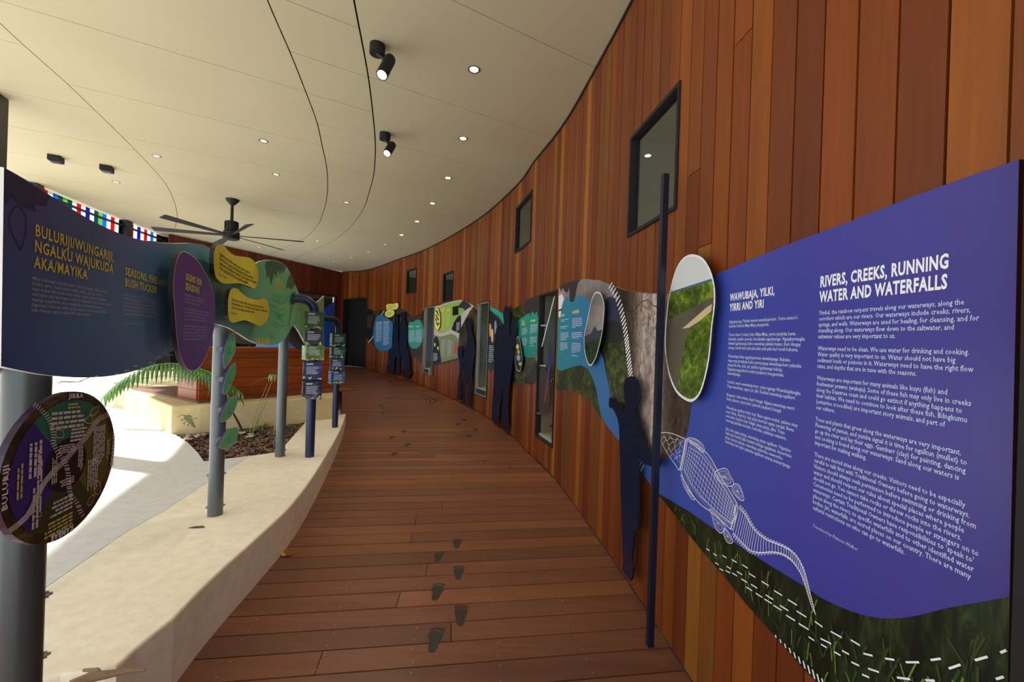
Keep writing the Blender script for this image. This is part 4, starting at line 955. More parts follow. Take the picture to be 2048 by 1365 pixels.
# ================================================================== SILHOUETTES
def silh(px, off, label, name='silhouette_cutout', sm=0):
    s_, z_ = W.sz(*max(px, key=lambda p: p[1]), off); W_ = W
    t = thing(name, W.pt(s_, dz(s_), off), label, 'cutout figure', 'flat metal silhouettes standing along the wall')
    q = [list(a) for a in W.poly(smooth_poly(px, sm) if sm else px, off)]
    for a in q: a[1] = max(a[1], dz(a[0]) + .004)
    zt = max(a[1] for a in q); zb = min(a[1] for a in q)
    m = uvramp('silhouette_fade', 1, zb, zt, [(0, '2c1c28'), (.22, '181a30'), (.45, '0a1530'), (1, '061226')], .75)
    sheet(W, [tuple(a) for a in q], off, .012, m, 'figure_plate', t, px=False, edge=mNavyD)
    m.node_tree.nodes['Principled BSDF'].inputs['Specular IOR Level'].default_value = .15
    ss = (min(a[0] for a in q) + max(a[0] for a in q)) / 2; mb = MB()
    for f in (.45, .62): z = zb + (zt - zb) * f; mb.tube([W.pt(ss, z, .016), W.pt(ss, z, off - .013)], .015, 8)
    o = mb.build('standoffs', mDarkE, t); o['kind'] = 'stuff'; return t
child = [(1260, 752.6), (1250.7, 758.5), (1247, 773), (1248, 797), (1253, 809.6), (1251, 817), (1243, 814.5), (1233.6, 805), (1228.7, 797.5), (1219, 795), (1217.5, 805), (1218, 814.5), (1226, 819), (1231, 827.7), (1235, 838), (1238, 855), (1239, 895), (1241, 968), (1243, 1041), (1245, 1114), (1246, 1129), (1244.5, 1141), (1250, 1150), (1260.4, 1163), (1264, 1157), (1266, 1137), (1263, 1119), (1266, 1090), (1266.7, 1063), (1275, 1060), (1276, 1020), (1275, 973), (1274, 914), (1278, 912), (1283, 921), (1289.6, 929), (1304, 934), (1316, 934), (1319, 919), (1311.6, 909.6), (1294.5, 902), (1285, 880), (1280, 856), (1273, 835), (1269, 824), (1272.6, 814), (1277, 797), (1278, 778), (1274, 762), (1268, 754)]
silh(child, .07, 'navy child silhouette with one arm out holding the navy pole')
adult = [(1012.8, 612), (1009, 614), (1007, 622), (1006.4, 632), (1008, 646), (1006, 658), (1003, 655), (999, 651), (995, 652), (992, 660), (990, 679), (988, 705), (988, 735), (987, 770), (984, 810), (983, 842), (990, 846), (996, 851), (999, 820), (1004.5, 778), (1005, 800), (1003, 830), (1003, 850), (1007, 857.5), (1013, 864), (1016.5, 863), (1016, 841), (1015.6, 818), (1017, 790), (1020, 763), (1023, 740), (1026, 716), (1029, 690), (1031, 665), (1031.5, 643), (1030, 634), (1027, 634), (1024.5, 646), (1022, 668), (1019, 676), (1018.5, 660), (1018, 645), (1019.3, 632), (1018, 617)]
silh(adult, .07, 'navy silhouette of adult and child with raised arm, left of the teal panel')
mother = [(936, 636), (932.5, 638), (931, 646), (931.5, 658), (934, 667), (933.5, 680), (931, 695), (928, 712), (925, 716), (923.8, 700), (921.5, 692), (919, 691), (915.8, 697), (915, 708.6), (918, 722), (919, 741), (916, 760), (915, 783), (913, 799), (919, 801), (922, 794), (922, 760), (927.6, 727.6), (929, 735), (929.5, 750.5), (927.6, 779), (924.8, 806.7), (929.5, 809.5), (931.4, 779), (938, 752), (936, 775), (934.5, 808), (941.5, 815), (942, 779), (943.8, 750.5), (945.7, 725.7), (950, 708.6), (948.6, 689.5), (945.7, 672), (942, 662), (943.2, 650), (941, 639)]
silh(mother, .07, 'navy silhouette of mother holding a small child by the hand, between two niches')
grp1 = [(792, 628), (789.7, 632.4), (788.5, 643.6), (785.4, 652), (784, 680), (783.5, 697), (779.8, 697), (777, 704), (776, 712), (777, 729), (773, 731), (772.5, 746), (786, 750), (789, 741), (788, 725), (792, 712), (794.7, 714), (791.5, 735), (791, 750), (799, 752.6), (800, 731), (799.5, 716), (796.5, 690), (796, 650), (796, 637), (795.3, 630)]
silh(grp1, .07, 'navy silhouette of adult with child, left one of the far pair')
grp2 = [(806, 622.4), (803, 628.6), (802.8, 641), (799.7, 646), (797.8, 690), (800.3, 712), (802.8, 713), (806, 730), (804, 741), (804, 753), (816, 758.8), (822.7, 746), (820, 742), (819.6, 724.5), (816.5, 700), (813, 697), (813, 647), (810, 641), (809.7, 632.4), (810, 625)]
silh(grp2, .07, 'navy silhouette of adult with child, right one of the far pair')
# navy pole held by the child
sp, _ = W.sz(1302, 1215, .10); q = W.at(sp, .10); zt = at_y(1325, 349, q[1])[2]
pole = thing('spear_pole', (q[0], q[1], dz(sp)), 'tall thin navy square pole in front of the child silhouette', 'pole')
mb = MB(); mb.box((q[0], q[1], (dz(sp) + .003 + zt) / 2), (.03, .03, zt - dz(sp) - .003), .15); mb.build('shaft', mNavyD, pole)


# ================================================================== LEFT SIGN RIBBON ON POSTS
RB = Surf([(-1.03, .80), (-1.445, 1.80), (-1.885, 2.876), (-2.215, 4.28), (-2.30, 4.75), (-2.52, 5.8)], 1, .04)
RTOP = [(8, 335), (35, 350), (60, 365), (110, 397), (160, 428), (200, 450), (250, 471), (300, 484), (345, 487), (385, 487), (410, 491), (425, 500), (450, 515), (480, 530), (505, 531), (520, 523), (535, 520), (550, 520.5), (565, 526), (575, 536), (583, 551), (590, 569), (597, 584), (600, 590)]
RBOT = [(600, 668), (594, 658), (588, 651), (584, 654), (578, 665), (570, 679), (558, 687), (545, 690.5), (530, 690.5), (515, 688), (500, 682), (485, 673), (470, 663), (455, 655), (440, 650), (428, 648), (400, 664), (370, 685), (350, 699), (330, 712), (300, 730), (270, 742), (230, 751), (190, 755), (150, 755), (90, 750), (40, 741), (2, 733)]
sA = RB.sz(8, 400)[0]; sB = RB.sz(560, 600)[0]
mRB = uvramp('ribbon_gradient', 0, sA, sB, [(0, '40529a'), (.25, '5c8cba'), (.45, '7cc4d8'), (.62, '8cd6cc'), (.8, '70d2ac'), (1, '80d89a')], .32)
R1 = thing('sign_ribbon', RB.pt(sA + .5, .9), 'long wavy blue to green sign panel on grey posts beside the deck', 'information panel', 'wavy sign panels on posts')
q = RB.poly(smooth_line(RTOP, 3)) ; q2 = RB.poly(smooth_line(RBOT, 3))
sheet(RB, q + q2, .0, .012, mRB, 'panel_board', R1, px=False, edge=mWhiteE, step=.08)
# darker second skin on the far side of the posts
back = [(s + .05, z + .0) for s, z in q + q2]
sheet(RB, back, -.16, .012, plain('brown_back_panel', '3b2a22', .5), 'back_panel', R1, px=False, edge=mDarkE, step=.08)
o = .0015
lettering(RB, 'BULURIJI/WUNGARIJI,\nNGALKU WAJUKUDA\nAKA/MAYIKA', (70, 447), (66.5, 536), (228, 500), o, mYelInk, 'heading', R1, bold=.02, res=2, space=.95)
lettering(RB, """Mayi bubungu yalanjimanka: may jirrayjaku. May wubal
banka, yams, kaya, kuyu, bulki, yalba, yarrga, wuba,
may wubal jiba wulu-wulu yaluy jumbu junta bindaanka
warrjabu yala warrajarr nubirra. Ngarrjin bayay-warra bina
wamgu mayikuda yala mayarjada, yirrjanaji bubunuj.
Ngarrjin bubundu mika-yanay wamu muja balkal-balkal
yala wamgu ngulu mabi-mabi ngarrjanka.""", (65, 552), (63, 626), (223, 580), o, mGreyInk, 'body_text', R1, bold=.01)
lettering(RB, 'SEASONS, FIRE AND\nBUSH TUCKER', (251, 534), (249.5, 573), (334, 560), o, mYelInk, 'heading', R1, bold=.02, res=2)
lettering(RB, """Sunny country is rich in wild foods, fruits, nuts,
yams, fish, mammals, and bush 'vegies' - a delicious
feast in the bush. You must know where and when to
find it; knowledge about animals and plants and
for looking comes from the land. We listen to the
country talk and watch the signs it gives us.""", (248, 586), (246, 631), (331, 600), o, mGreyInk, 'body_text', R1, bold=.01)
lettering(RB, 'Translated by Frances Walker', (246, 644), (246, 650), (290, 650), o, mGreyInk, 'credit_line', R1, shear=.3)
mLeafP = plain('dark_purple_leaf_print', '2c2a66', .4)
sheet(RB, [(10, 338), (60, 368), (100, 391), (95, 405), (93, 413), (82, 409), (70, 407), (72, 424), (60, 418), (48, 414), (38, 408), (26, 392), (22, 387), (20, 400), (12, 410), (9, 400)], .0012, 0, mLeafP, 'leaf_print', R1)
strokes(RB, [smooth_poly([(36, 413), (44, 418), (52, 432), (53, 452), (50, 475), (45, 490), (41, 500), (36, 488), (26, 470), (20, 448), (21, 430), (28, 418)], 2)], .003, .0013, mLeafP, 'seed_pod_print', R1, closed=True)
strokes(RB, [[(190, 753), (196, 752)], [(229, 749), (236, 748)], [(248, 742), (257, 741)], [(268, 733.5), (275, 731.5)], [(281, 738), (286, 734)], [(298, 727), (303, 724)], [(313, 717), (320, 713)], [(328, 705), (333, 702)]], .004, o, mWhiteInk, 'dash_marks', R1)
strokes(RB, [[(432, 612), (436, 610)], [(438, 609), (443, 607)], [(433, 622), (437, 619)], [(441, 618), (446, 617)], [(435, 630), (438, 627)], [(442, 626), (447, 622)]], .006, o, mPaleInk, 'dash_marks', R1)
mDG = plain('dark_green_frond_print', '3d7a62', .4)
sheet(RB, [(532, 524), (546, 521), (566, 528), (572, 535), (566, 548), (563, 538), (560, 550), (556, 540), (553, 556), (549, 545), (542, 571), (538, 552), (532, 558), (534, 545), (530, 535)], .0012, 0, mDG, 'frond_print', R1)
sheet(RB, [(574, 562), (580, 548), (586, 556), (590, 570), (583, 580), (576, 574), (572, 580)], .0013, 0, mDG, 'frond_print', R1)
mLimeL = plain('pale_green_line', '7cc08a', .4)
wv = []
for (x, y, w_) in ((540, 583, 19), (543, 598, 30), (542, 611, 30), (545, 622, 27), (554, 634, 20), (546, 644, 24), (541, 645, 14)):
    wv.append(smooth_line([(x, y), (x + w_ * .3, y + 3), (x + w_ * .6, y + 10), (x + w_, y + 6 if w_ > 20 else y + 9)], 4))
strokes(RB, wv, .012, o, mLimeL, 'wave_lines', R1)
gl_ = []
for i in range(26): x = 514 + i; gl_.append([(x, 689), (x + random.uniform(-3, 3), 689 - random.uniform(6, 14 if i != 19 else 30))])
strokes(RB, gl_, .010, o, mYelInk, 'grass_print', R1)
lettering(RB, 'BUSH\nTUCKER', (551, 555), (550, 566), (564, 562), o, mYelInk, 'heading', R1, bold=.05)
bars(RB, (550, 568), (550, 577), (571, 575), 2, o, mYelPale, 'body_text', R1)
bars(RB, (537, 666), (537, 678), (550, 668), 4, o, mLimeL, 'body_text', R1)
# second ribbon section behind the blue posts
R2T = [(600, 590), (606, 597), (612, 603), (620, 607), (630, 606), (640, 600), (648, 592)]
R2B = [(648, 690), (640, 700), (628, 702), (616, 694), (608, 683), (600, 668)]
R2 = thing('sign_ribbon', RB.pt(RB.sz(625, 640)[0], .9), 'green end section of the wavy sign, behind the picture block posts', 'information panel', 'wavy sign panels on posts')
mG2 = uvramp('ribbon_green_end', 0, sB, RB.S[-1], [(0, '69c488'), (1, 'a0cc80')], .35)
sheet(RB, RB.poly(smooth_line(R2T, 3)) + RB.poly(smooth_line(R2B, 3)), .0, .012, mG2, 'panel_board', R2, px=False, edge=mWhiteE, step=.08)
sheet(RB, [(s + .05, z) for s, z in RB.poly(smooth_line(R2T, 3)) + RB.poly(smooth_line(R2B, 3))], -.16, .012, mDarkE, 'back_panel', R2, px=False, step=.08)
lettering(RB, 'SIGNS', (604, 611), (604, 616), (611, 613), o, mYelInk, 'heading', R2, bold=.05)
bars(RB, (603, 619), (603, 640), (611, 620), 7, o, mLimeL, 'body_text', R2)

# raised shapes on the ribbon
mPurple = plain('purple_panel', '6a3ca8', .4)
mYelBoard = plain('yellow_panel', 'f4ea40', .4)
purp = [(365, 504), (377, 507), (393, 519), (408, 541), (421, 568), (428, 596), (430, 622), (429, 648), (424.6, 675), (415, 706), (404, 728), (390.5, 741), (377.4, 740), (366.4, 726), (357.6, 700), (353, 667), (350, 625), (346.6, 581), (349, 544), (355.4, 517)]
tP, qP = raised(purp, .055, .018, mPurple, mDarkE, 'sign_oval', 'purple pebble shaped sign headed Signs for Seasons', 'sign panel', sf=RB, rim=.004)
lettering(RB, 'SIGNS FOR\nSEASONS', (372, 546), (371, 580), (404, 560), .0565, mYelInk, 'heading', tP, bold=.03, res=2)
lettering(RB, """Ngarjinyungu and Yimbangka have
seasonal calendars about hunting
and caring for our plants.

Seasonal calendars connect lots of different
of natural world. For example, when a certain
tree flowers, some know the seeds are
and so are ready to be caught for food.

Climate change might cause some of these
connections. For example, plants that bloom
regularly are changing earlier. If climate or
their food plants are upset, which could
threaten the insects and the birds.""", (369.7, 587), (366, 681), (420, 600), .0565, mPaleInk, 'body_text', tP, bold=.005)
yelA = [(433, 492), (441, 489), (447.7, 491), (456, 501), (465.5, 509), (478, 513), (494.5, 514.6), (504, 518.7), (512, 528), (517, 543), (516.5, 560.6), (512, 575), (507, 577), (497.7, 573.5), (483, 568), (470, 567), (454, 568), (443, 566), (435, 559), (430, 549), (427.6, 528), (428.5, 504)]
tY, qY = raised(yelA, .075, .02, mYelBoard, mDarkE, 'sign_pebble', 'upper yellow bean shaped sign on the wavy panel', 'sign panel', sf=RB, n=2, group='yellow bean shaped signs on the wavy panel')
lettering(RB, """Ngarrjinungu calendar yamba nyinj, burrirr ngirray.
Bilurrungu jalu ngujil ngujil. Binga yala yirrabaja ngulkurr
burra jarra julja. Mayjirriki ngarrjirr, julay baramba. Wungarr
badiri ngarrjinunda juli jirray yalal jirray, ngajilku.""", (440.5, 504), (438, 540), (514, 535), .0765, mDarkInk, 'body_text', tY, bold=.02)
lettering(RB, 'Peter Fischer', (438, 545), (438, 550), (454, 549), .0765, mDarkInk, 'credit_line', tY, shear=.3)
yelB = [(462, 579), (468, 576.7), (475, 578), (483, 586), (494.5, 595), (505.7, 599), (517, 598.5), (526.7, 597), (533, 600), (537, 609), (538, 625), (534, 641), (526.7, 649), (518.6, 652), (509, 649), (499, 643.6), (488, 641), (477, 643.6), (467, 646), (460.6, 643), (456.6, 631.5), (456, 609), (458, 589.6)]
tZ, qZ = raised(yelB, .075, .02, mYelBoard, mDarkE, 'sign_pebble', 'lower yellow bean shaped sign on the wavy panel', 'sign panel', sf=RB, n=2, group='yellow bean shaped signs on the wavy panel')
lettering(RB, """We don't have a calendar. When bird goes to the tree, the bird
knows better than we do. That's why the flower comes out. That's why
up there's the time things are going to change.""", (464, 595.5), (462, 619), (535, 610), .0765, mDarkInk, 'body_text', tZ, bold=.02)
lettering(RB, 'Peter Fischer', (462, 623), (462, 628), (475, 627), .0765, mDarkInk, 'credit_line', tZ, shear=.3)

# posts
def post(c, r, z0, z1, label, mat=mGrey, name='sign_post', group='round grey sign posts', bolts=()):
    t = thing(name, (c[0], c[1], z0), label, 'post', group); mb = MB(); mb.tube([(c[0], c[1], z0 + .001), (c[0], c[1], z1)], r, 28); mb.build('shaft', mat, t, smooth=True)
    bd_ = np.array([c[1], -c[0]]) / math.hypot(c[0], c[1])
    for z in bolts:
        for sg in (-1, 1):
            B_ = lambda k: (c[0] + bd_[0] * sg * (r + k), c[1] + bd_[1] * sg * (r + k), z)
            mb = MB(); mb.tube([B_(-.002), B_(.006)], [.009, .009], 10); mb.tube([B_(.004), B_(.013)], [.006, .003], 8); o_ = mb.build('bolt', mGreyL, t, smooth=True); o_['kind'] = 'stuff'
    return t
p1c = RB.at(RB.sz(54, 745, -.07)[0], -.07); p2c = at_z(430.2, 1030, PZ)[:2]; p3c = at_z(560, 913, PZ)[:2]
zb = lambda py, Y: at_y(54, py, Y)[2]
post(p1c, .0445, SLOPE * p1c[1] + .003, 1.72, 'nearest thick grey post carrying the disc sign', plain('dark_grey_powdercoat', '4a4f4e', .35, .3), bolts=(zb(1206, p1c[1]), zb(1331, p1c[1])))
post(p2c, .0445, PZ, 1.98, 'middle grey post with four green leaf signs', bolts=(at_y(430, 949, p2c[1])[2], at_y(430, 1013, p2c[1])[2]))
post(p3c, .0445, PZ, 1.75, 'farther grey post standing at the edge of the mulch bed', bolts=(PZ + .06,))
# leaf signs
mGL = plain('green_leaf_face', '5cca88', .4); mPurE = plain('purple_edge', '3b2f6e', .4)
lf = [[(469, 663), (470.6, 674), (470.6, 701), (464, 716.5), (456, 728), (448.7, 738), (447.6, 719), (448.7, 700.7), (453.5, 685), (461, 670)],
      [(471, 728), (471, 745.5), (464, 766.6), (456, 782.5), (448, 789.6), (447, 782.5), (449.5, 761), (456, 743), (464, 731)],
      [(473, 791.7), (474.6, 803.6), (470.6, 819.4), (461, 835), (448, 843.7), (441.6, 842), (444, 827), (451, 811.5), (461, 798)],
      [(466.6, 856), (476, 856.4), (476, 869.5), (469, 885.4), (458.7, 896), (448, 899), (437.6, 894.6), (439, 886.7), (448, 872), (456, 860)]]
ll = ['top green leaf sign on the middle post, partly under the wavy panel', 'second green leaf sign from the top of the middle post', 'third green leaf sign on the middle post with a small red berry print', 'lowest green leaf sign on the middle post, nearest the mulch']
for L_, lab in zip(lf, ll):
    q = smooth_poly(L_, 3); c = RB.poly(q, .02); m = np.mean(c, axis=0); t = thing('leaf_sign', RB.pt(m[0], m[1], .02), lab, 'sign panel', 'green leaf signs on the middle post')
    sheet(RB, q, .02, .012, mGL, 'leaf_face', t, edge=mPurE, step=.1); strokes(RB, [q + [q[0]]], .004, .0212, mWhiteInk, 'white_rim', t)
    mb = MB(); mb.box((*RB.at(m[0] - .02, -.02), m[1]), (.05, .03, .03), .4); mb.build('bracket', mGrey, t)
    x, y = max(L_, key=lambda p: p[0] - p[1]); bars(RB, (x - 11, y + 8), (x - 11, y + 14), (x - 2, y + 9), 2, .0214, mLimeL, 'body_text', t)
    cx_, cy_ = np.mean(L_, axis=0); strokes(RB, [[(cx_ - 3, cy_ + 3), (cx_, cy_ - 4), (cx_ + 2, cy_ + 4)], [(cx_ - 4, cy_ + 7), (cx_ + 3, cy_ + 7)]], .004, .0214, plain('berry_ink', '7a3a2a', .5) if L_ is lf[2] else mDG, 'plant_drawing', t)

# disc sign
DC = at_y(117, 934, 1.02); DS = Surf([(DC[0] + .25 * .5, DC[1] - .97 * .5), (DC[0], DC[1]), (DC[0] - .25 * .5, DC[1] + .97 * .5)], 1, .05)
disc_px = [(155, 782.5), (185, 792), (208, 820), (224, 860), (229, 897), (224, 940), (207, 982), (182, 1024), (150, 1058), (117, 1080), (85, 1087), (55, 1083), (28, 1066), (8, 1035), (-3, 990), (-3, 945), (5, 905), (25, 868), (55, 832), (90, 802), (122, 787)]
dq = DS.poly(disc_px); dcn = np.mean(dq, axis=0); DRs = (max(a for a, b in dq) - min(a for a, b in dq)) / 2; DRz = (max(b for a, b in dq) - min(b for a, b in dq)) / 2
dcn = np.array([(max(a for a, b in dq) + min(a for a, b in dq)) / 2, (max(b for a, b in dq) + min(b for a, b in dq)) / 2]); DR = (DRs + DRz) / 2
el = lambda k, a0=0, a1=2 * math.pi, n=48: [(dcn[0] + k * (DRs) * math.cos(a0 + (a1 - a0) * i / n), dcn[1] + k * DRz * math.sin(a0 + (a1 - a0) * i / n)) for i in range(n + (0 if a1 - a0 > 6.2 else 1))]
dt = thing('disc_sign', (*DS.at(dcn[0], 0), dcn[1]), 'round dark disc sign in four coloured quarters on the nearest post', 'sign panel')
sheet(DS, el(1), 0, .014, mBrownF, 'disc_board', dt, px=False, edge=plain('purple_disc_edge', '2a1230', .4), step=.05)
mQ = [plain('quarter_' + c, c, .4, sc=3) for c in ('2a7058', '33287a', '343f26', '5f6118')]
for (a0, a1), m_ in zip(((.95, 2.25), (2.25, 4.05), (4.05, 5.4), (5.4, 7.23)), mQ):
    sheet(DS, [tuple(dcn)] + el(.88, a0, a1, 14), .001, 0, m_, 'quarter_print', dt, px=False, step=.05)
sheet(DS, el(.36), .002, 0, plain('dark_centre_print', '17141c', .4), 'centre_print', dt, px=False, step=.05)
def ladder(pts, w, mat=mPaleInk):
    p = smooth_line(pts, 8); out = []; acc = 0
    for a, b in zip(p[:-1], p[1:]):
        d = np.subtract(b, a); L = np.linalg.norm(d); acc += L
        if acc > 3.2 and L > 0: acc = 0; n = np.array([-d[1], d[0]]) / L * w; out.append([tuple(np.array(a) - n), tuple(np.array(a) + n)])
    return out
mDim = plain('dim_white_ink', 'cfcdc4', .5, var=.02); mDimY = plain('dim_yellow_ink', 'c9c060', .5, var=.02)
strokes(DS, ladder([(67, 808.5), (84.6, 822), (99.6, 842), (107, 867), (107, 887), (117, 907), (129.5, 924), (135.7, 944), (138, 974), (142, 991.5), (154, 1006.5), (162, 1026), (169, 1036)], 4.5), .0026, .0034, mDim, 'path_marks', dt)
strokes(DS, ladder([(215, 830), (196.7, 839.7), (184, 857), (169, 879.5), (149, 899), (129.5, 922), (107, 944), (87, 969), (72, 999), (57, 1029), (37, 1049), (17.4, 1064)], 4.5), .0026, .0034, mDim, 'path_marks', dt)
def disc_text(body, r, ang, w, h, mat, rot, name='heading', bold=.03, barl=0):
    """text centred at polar (r,ang) in the disc plane, rotated by rot"""
    cx0, cz0 = dcn[0] + r * DRs * math.cos(ang), dcn[1] + r * DRz * math.sin(ang); w *= DR; h *= DR; ca, sa = math.cos(rot), math.sin(rot)
    if body:
        V, F = text_mesh(body, bold); x0, x1 = V[:, 0].min(), V[:, 0].max(); y0, y1 = V[:, 1].min(), V[:, 1].max()
        U = [((v[0] - x0) / (x1 - x0) * w - w / 2, (v[1] - y0) / (y1 - y0) * h - h / 2) for v in V]
    else:
        U, F = [], []
        for i in range(barl):
            z = h / 2 - (i + .5) * h / barl; x = -w / 2; e = w / 2 * random.uniform(.5, 1)
            while x < e:
                l = min(random.uniform(.1, .25) * w, e - x); k = len(U); hh = h / barl * .28; U += [(x, z - hh), (x + l, z - hh), (x + l, z + hh), (x, z + hh)]; F.append((k, k + 1, k + 2, k + 3)); x += l + .03 * w
    U = [(cx0 + x * ca - y * sa, cz0 + x * sa + y * ca) for x, y in U]
    mesh_obj(name, [DS.pt(a, b, .003) for a, b in U], F, mat, dt, U)
P_ = math.pi
disc_text('JIRRA', .93, P_ * .46, .28, .09, mWhiteInk, -.1); disc_text('WUNGARIJI', .93, -.05, .50, .09, mWhiteInk, -P_ / 2 - .05)
disc_text('KAMBAR', .93, -P_ * .52, .40, .09, mWhiteInk, P_ - .05); disc_text('BULURIJI', .92, P_ * 1.0, .52, .10, mWhiteInk, P_ / 2)
for r_, a_, w_, h_, rt, n_, m_ in ((.80, P_ * .46, .25, .09, -.1, 2, mDimY), (.62, P_ * .5, .62, .26, -.1, 4, mDim), (.42, P_ * .35, .3, .2, -.1, 4, mDim), (.62, .15, .62, .26, -P_ / 2, 8, mDim), (.82, 0, .3, .08, -P_ / 2, 2, mDimY), (.58, -.55, .48, .22, -P_ / 2, 6, mDim),
        (.55, -P_ * .55, .4, .22, P_, 4, mDim), (.80, -P_ * .55, .5, .2, P_, 4, mDimY), (.74, P_ * .98, .5, .10, P_ / 2, 2, mDimY), (.58, P_ * .86, .5, .22, P_ / 2, 3, mDim), (.46, P_ * 1.05, .8, .1, P_ / 2, 2, mDim), (.62, P_ * 1.2, .6, .12, P_ / 2, 2, mDim), (.22, P_ * .5, .32, .12, -.1, 4, mDim), (.22, P_, .38, .10, P_ / 2, 3, mDim), (.24, 0, .38, .1, -P_ / 2, 4, mDim), (.24, -P_ / 2, .26, .1, P_, 3, mDim)):
    disc_text(None, r_, a_, w_, h_, m_, rt, 'body_text', barl=n_)
for pts in ([(173, 838), (180, 831), (186, 838), (184, 847), (175, 847), (168, 842)], [(180, 828), (186, 818), (198, 814), (196, 822), (188, 831)], [(190, 965), (196, 962), (201, 970), (200, 985), (194, 990), (188, 980)], [(175, 1008), (180, 995), (189, 990), (187, 1000), (180, 1011)], [(63, 1028), (70, 1022), (76, 1028), (70, 1036)], [(66, 1036), (73, 1034), (74, 1045), (67, 1047)], [(76, 1024), (83, 1026), (81, 1034), (75, 1032)], [(115, 852), (120, 842), (124, 852), (121, 858)], [(113, 862), (126, 862), (127, 875), (113, 875)]):
    strokes(DS, [smooth_poly(pts, 2)], .0014, .003, mDim, 'plant_drawing', dt, closed=True)
mb = MB(); a_ = DS.at(dcn[0], -.014); b_ = p1c; zz = dcn[1]; mb.tube([(a_[0], a_[1], zz), (b_[0] + .03, b_[1] - .0, zz)], .018, 12); mb.build('bracket', mGrey, dt)
# grasshopper-free bracket plates
# blue posts with turning picture blocks
def m_block(name, c1, c2, c3, sc): return m_foliage(name, [(.35, c1), (.52, c2), (.7, c3)], sc)
blk = [m_block('block_leafy', '16352a', '3f6a2c', 'a0b03a', 9), m_block('block_slate', '1d2230', '2b3040', '454a5a', 8), m_block('block_moss', '3c5a42', '7d9463', 'c3c79a', 14), m_block('block_indigo', '202650', '353c78', '6a74a0', 9), m_block('block_navy', '16203a', '27305c', '8790a0', 10), m_block('block_teal', '134040', '1f5c5c', '3f8a80', 8), m_block('block_blue', '24406a', '365e8a', '7f9cc0', 9)]
def block_post(c, r, zs, label, mats, pipe_px, seed):
    rnd = random.Random(seed); t = thing('picture_block_post', (c[0], c[1], PZ), label, 'post', 'navy posts with turning picture blocks')
    top = zs[0][1] + .10; tgt = RB.pt(*RB.sz(*pipe_px), .01); tgt = Vector([float(v) for v in tgt]); tz = tgt.z; e = Vector((float(c[0]), float(c[1]), 0))
    pts = [e + Vector((0, 0, PZ + .001)), e + Vector((0, 0, tz - .13))]; d = (tgt - Vector((e.x, e.y, tz))); L = d.length; dn = d.normalized(); rad = min(.13, L * .6)
    for i in range(1, 7): a = i / 6 * math.pi / 2; pts.append(e + Vector((0, 0, tz - rad)) + dn * rad * (1 - math.cos(a)) + Vector((0, 0, rad * math.sin(a))))
    pts[1] = e + Vector((0, 0, tz - rad)); pts.append(tgt); mb = MB(); mb.tube(pts, r, 20); mb.build('pipe', mNavy, t, smooth=True)
    mb = MB(); mb.tube([tgt - dn * .001, tgt - dn * .014], .062, 20); mb.build('flange', mNavyD, t, smooth=True)
    for (z0, z1), m_ in zip(zs, mats):
        an = rnd.uniform(.45, .7); w = .17; mb = MB(); mb.box((c[0], c[1], (z0 + z1) / 2), (w, w, z1 - z0 - .008), an); b = mb.build('picture_block', m_, t)
        # prints on the two visible faces
        for fa in (an - math.pi / 2, an + math.pi):
            n = np.array([math.cos(fa), math.sin(fa)]); tg_ = np.array([-n[1], n[0]]); mbp = MB(); mbw = MB()
            P = lambda u, v: (c[0] + n[0] * (w / 2 + .001) + tg_[0] * u, c[1] + n[1] * (w / 2 + .001) + tg_[1] * u, z0 + (z1 - z0) * v)
            for k in range(6):
                u = -.06; v = .68 - k * .07; e_ = rnd.uniform(.02, .06)
                mbp.add([P(u, v), P(e_, v), P(e_, v + .03), P(u, v + .03)], [(0, 1, 2, 3)])
            mbp.add([P(-.06, .80), P(.0, .80), P(.0, .88), P(-.06, .88)], [(0, 1, 2, 3)]); mbp.build('text_lines', mGreyInk, b)
            for k in range(7):
                u = rnd.uniform(-.08, .08); v = rnd.uniform(.04, .16); r2 = rnd.uniform(.006, .014); q = [P(u + r2 * math.cos(a) if abs(u + r2) < .084 else u, v + r2 / (z1 - z0) * math.sin(a) * .8) for a in np.arange(0, 6.2, 1.05)]; mbw.add(q, [tuple(range(6))])
            mbw.build('blossom_print', mYelPale, b)
    return t
ya = 4.27; Z = lambda py, Y, x=620: float(at_y(x, py, Y)[2])
bpA = at_z(619.2, 914, PZ)[:2]; bpB = at_z(669.7, 855, PZ)[:2]
block_post(bpA, .043, [(Z(659, ya), Z(623, ya)), (Z(690, ya), Z(660, ya)), (Z(721, ya), Z(691, ya)), (Z(760, ya), Z(722, ya)), (Z(799, ya), Z(761, ya))], 'nearer navy post with five stacked turning picture blocks', [blk[0], blk[1], blk[2], blk[3], blk[4]], (584, 597), 3)
yb = float(bpB[1])
block_post(bpB, .038, [(Z(693, yb, 675), Z(667, yb, 675)), (Z(716, yb, 675), Z(694, yb, 675)), (Z(739, yb, 675), Z(717.5, yb, 675)), (Z(768, yb, 675), Z(740.5, yb, 675))], 'farther navy post with four stacked turning picture blocks', [blk[5], blk[5], blk[3], blk[6]], (636, 636), 5)

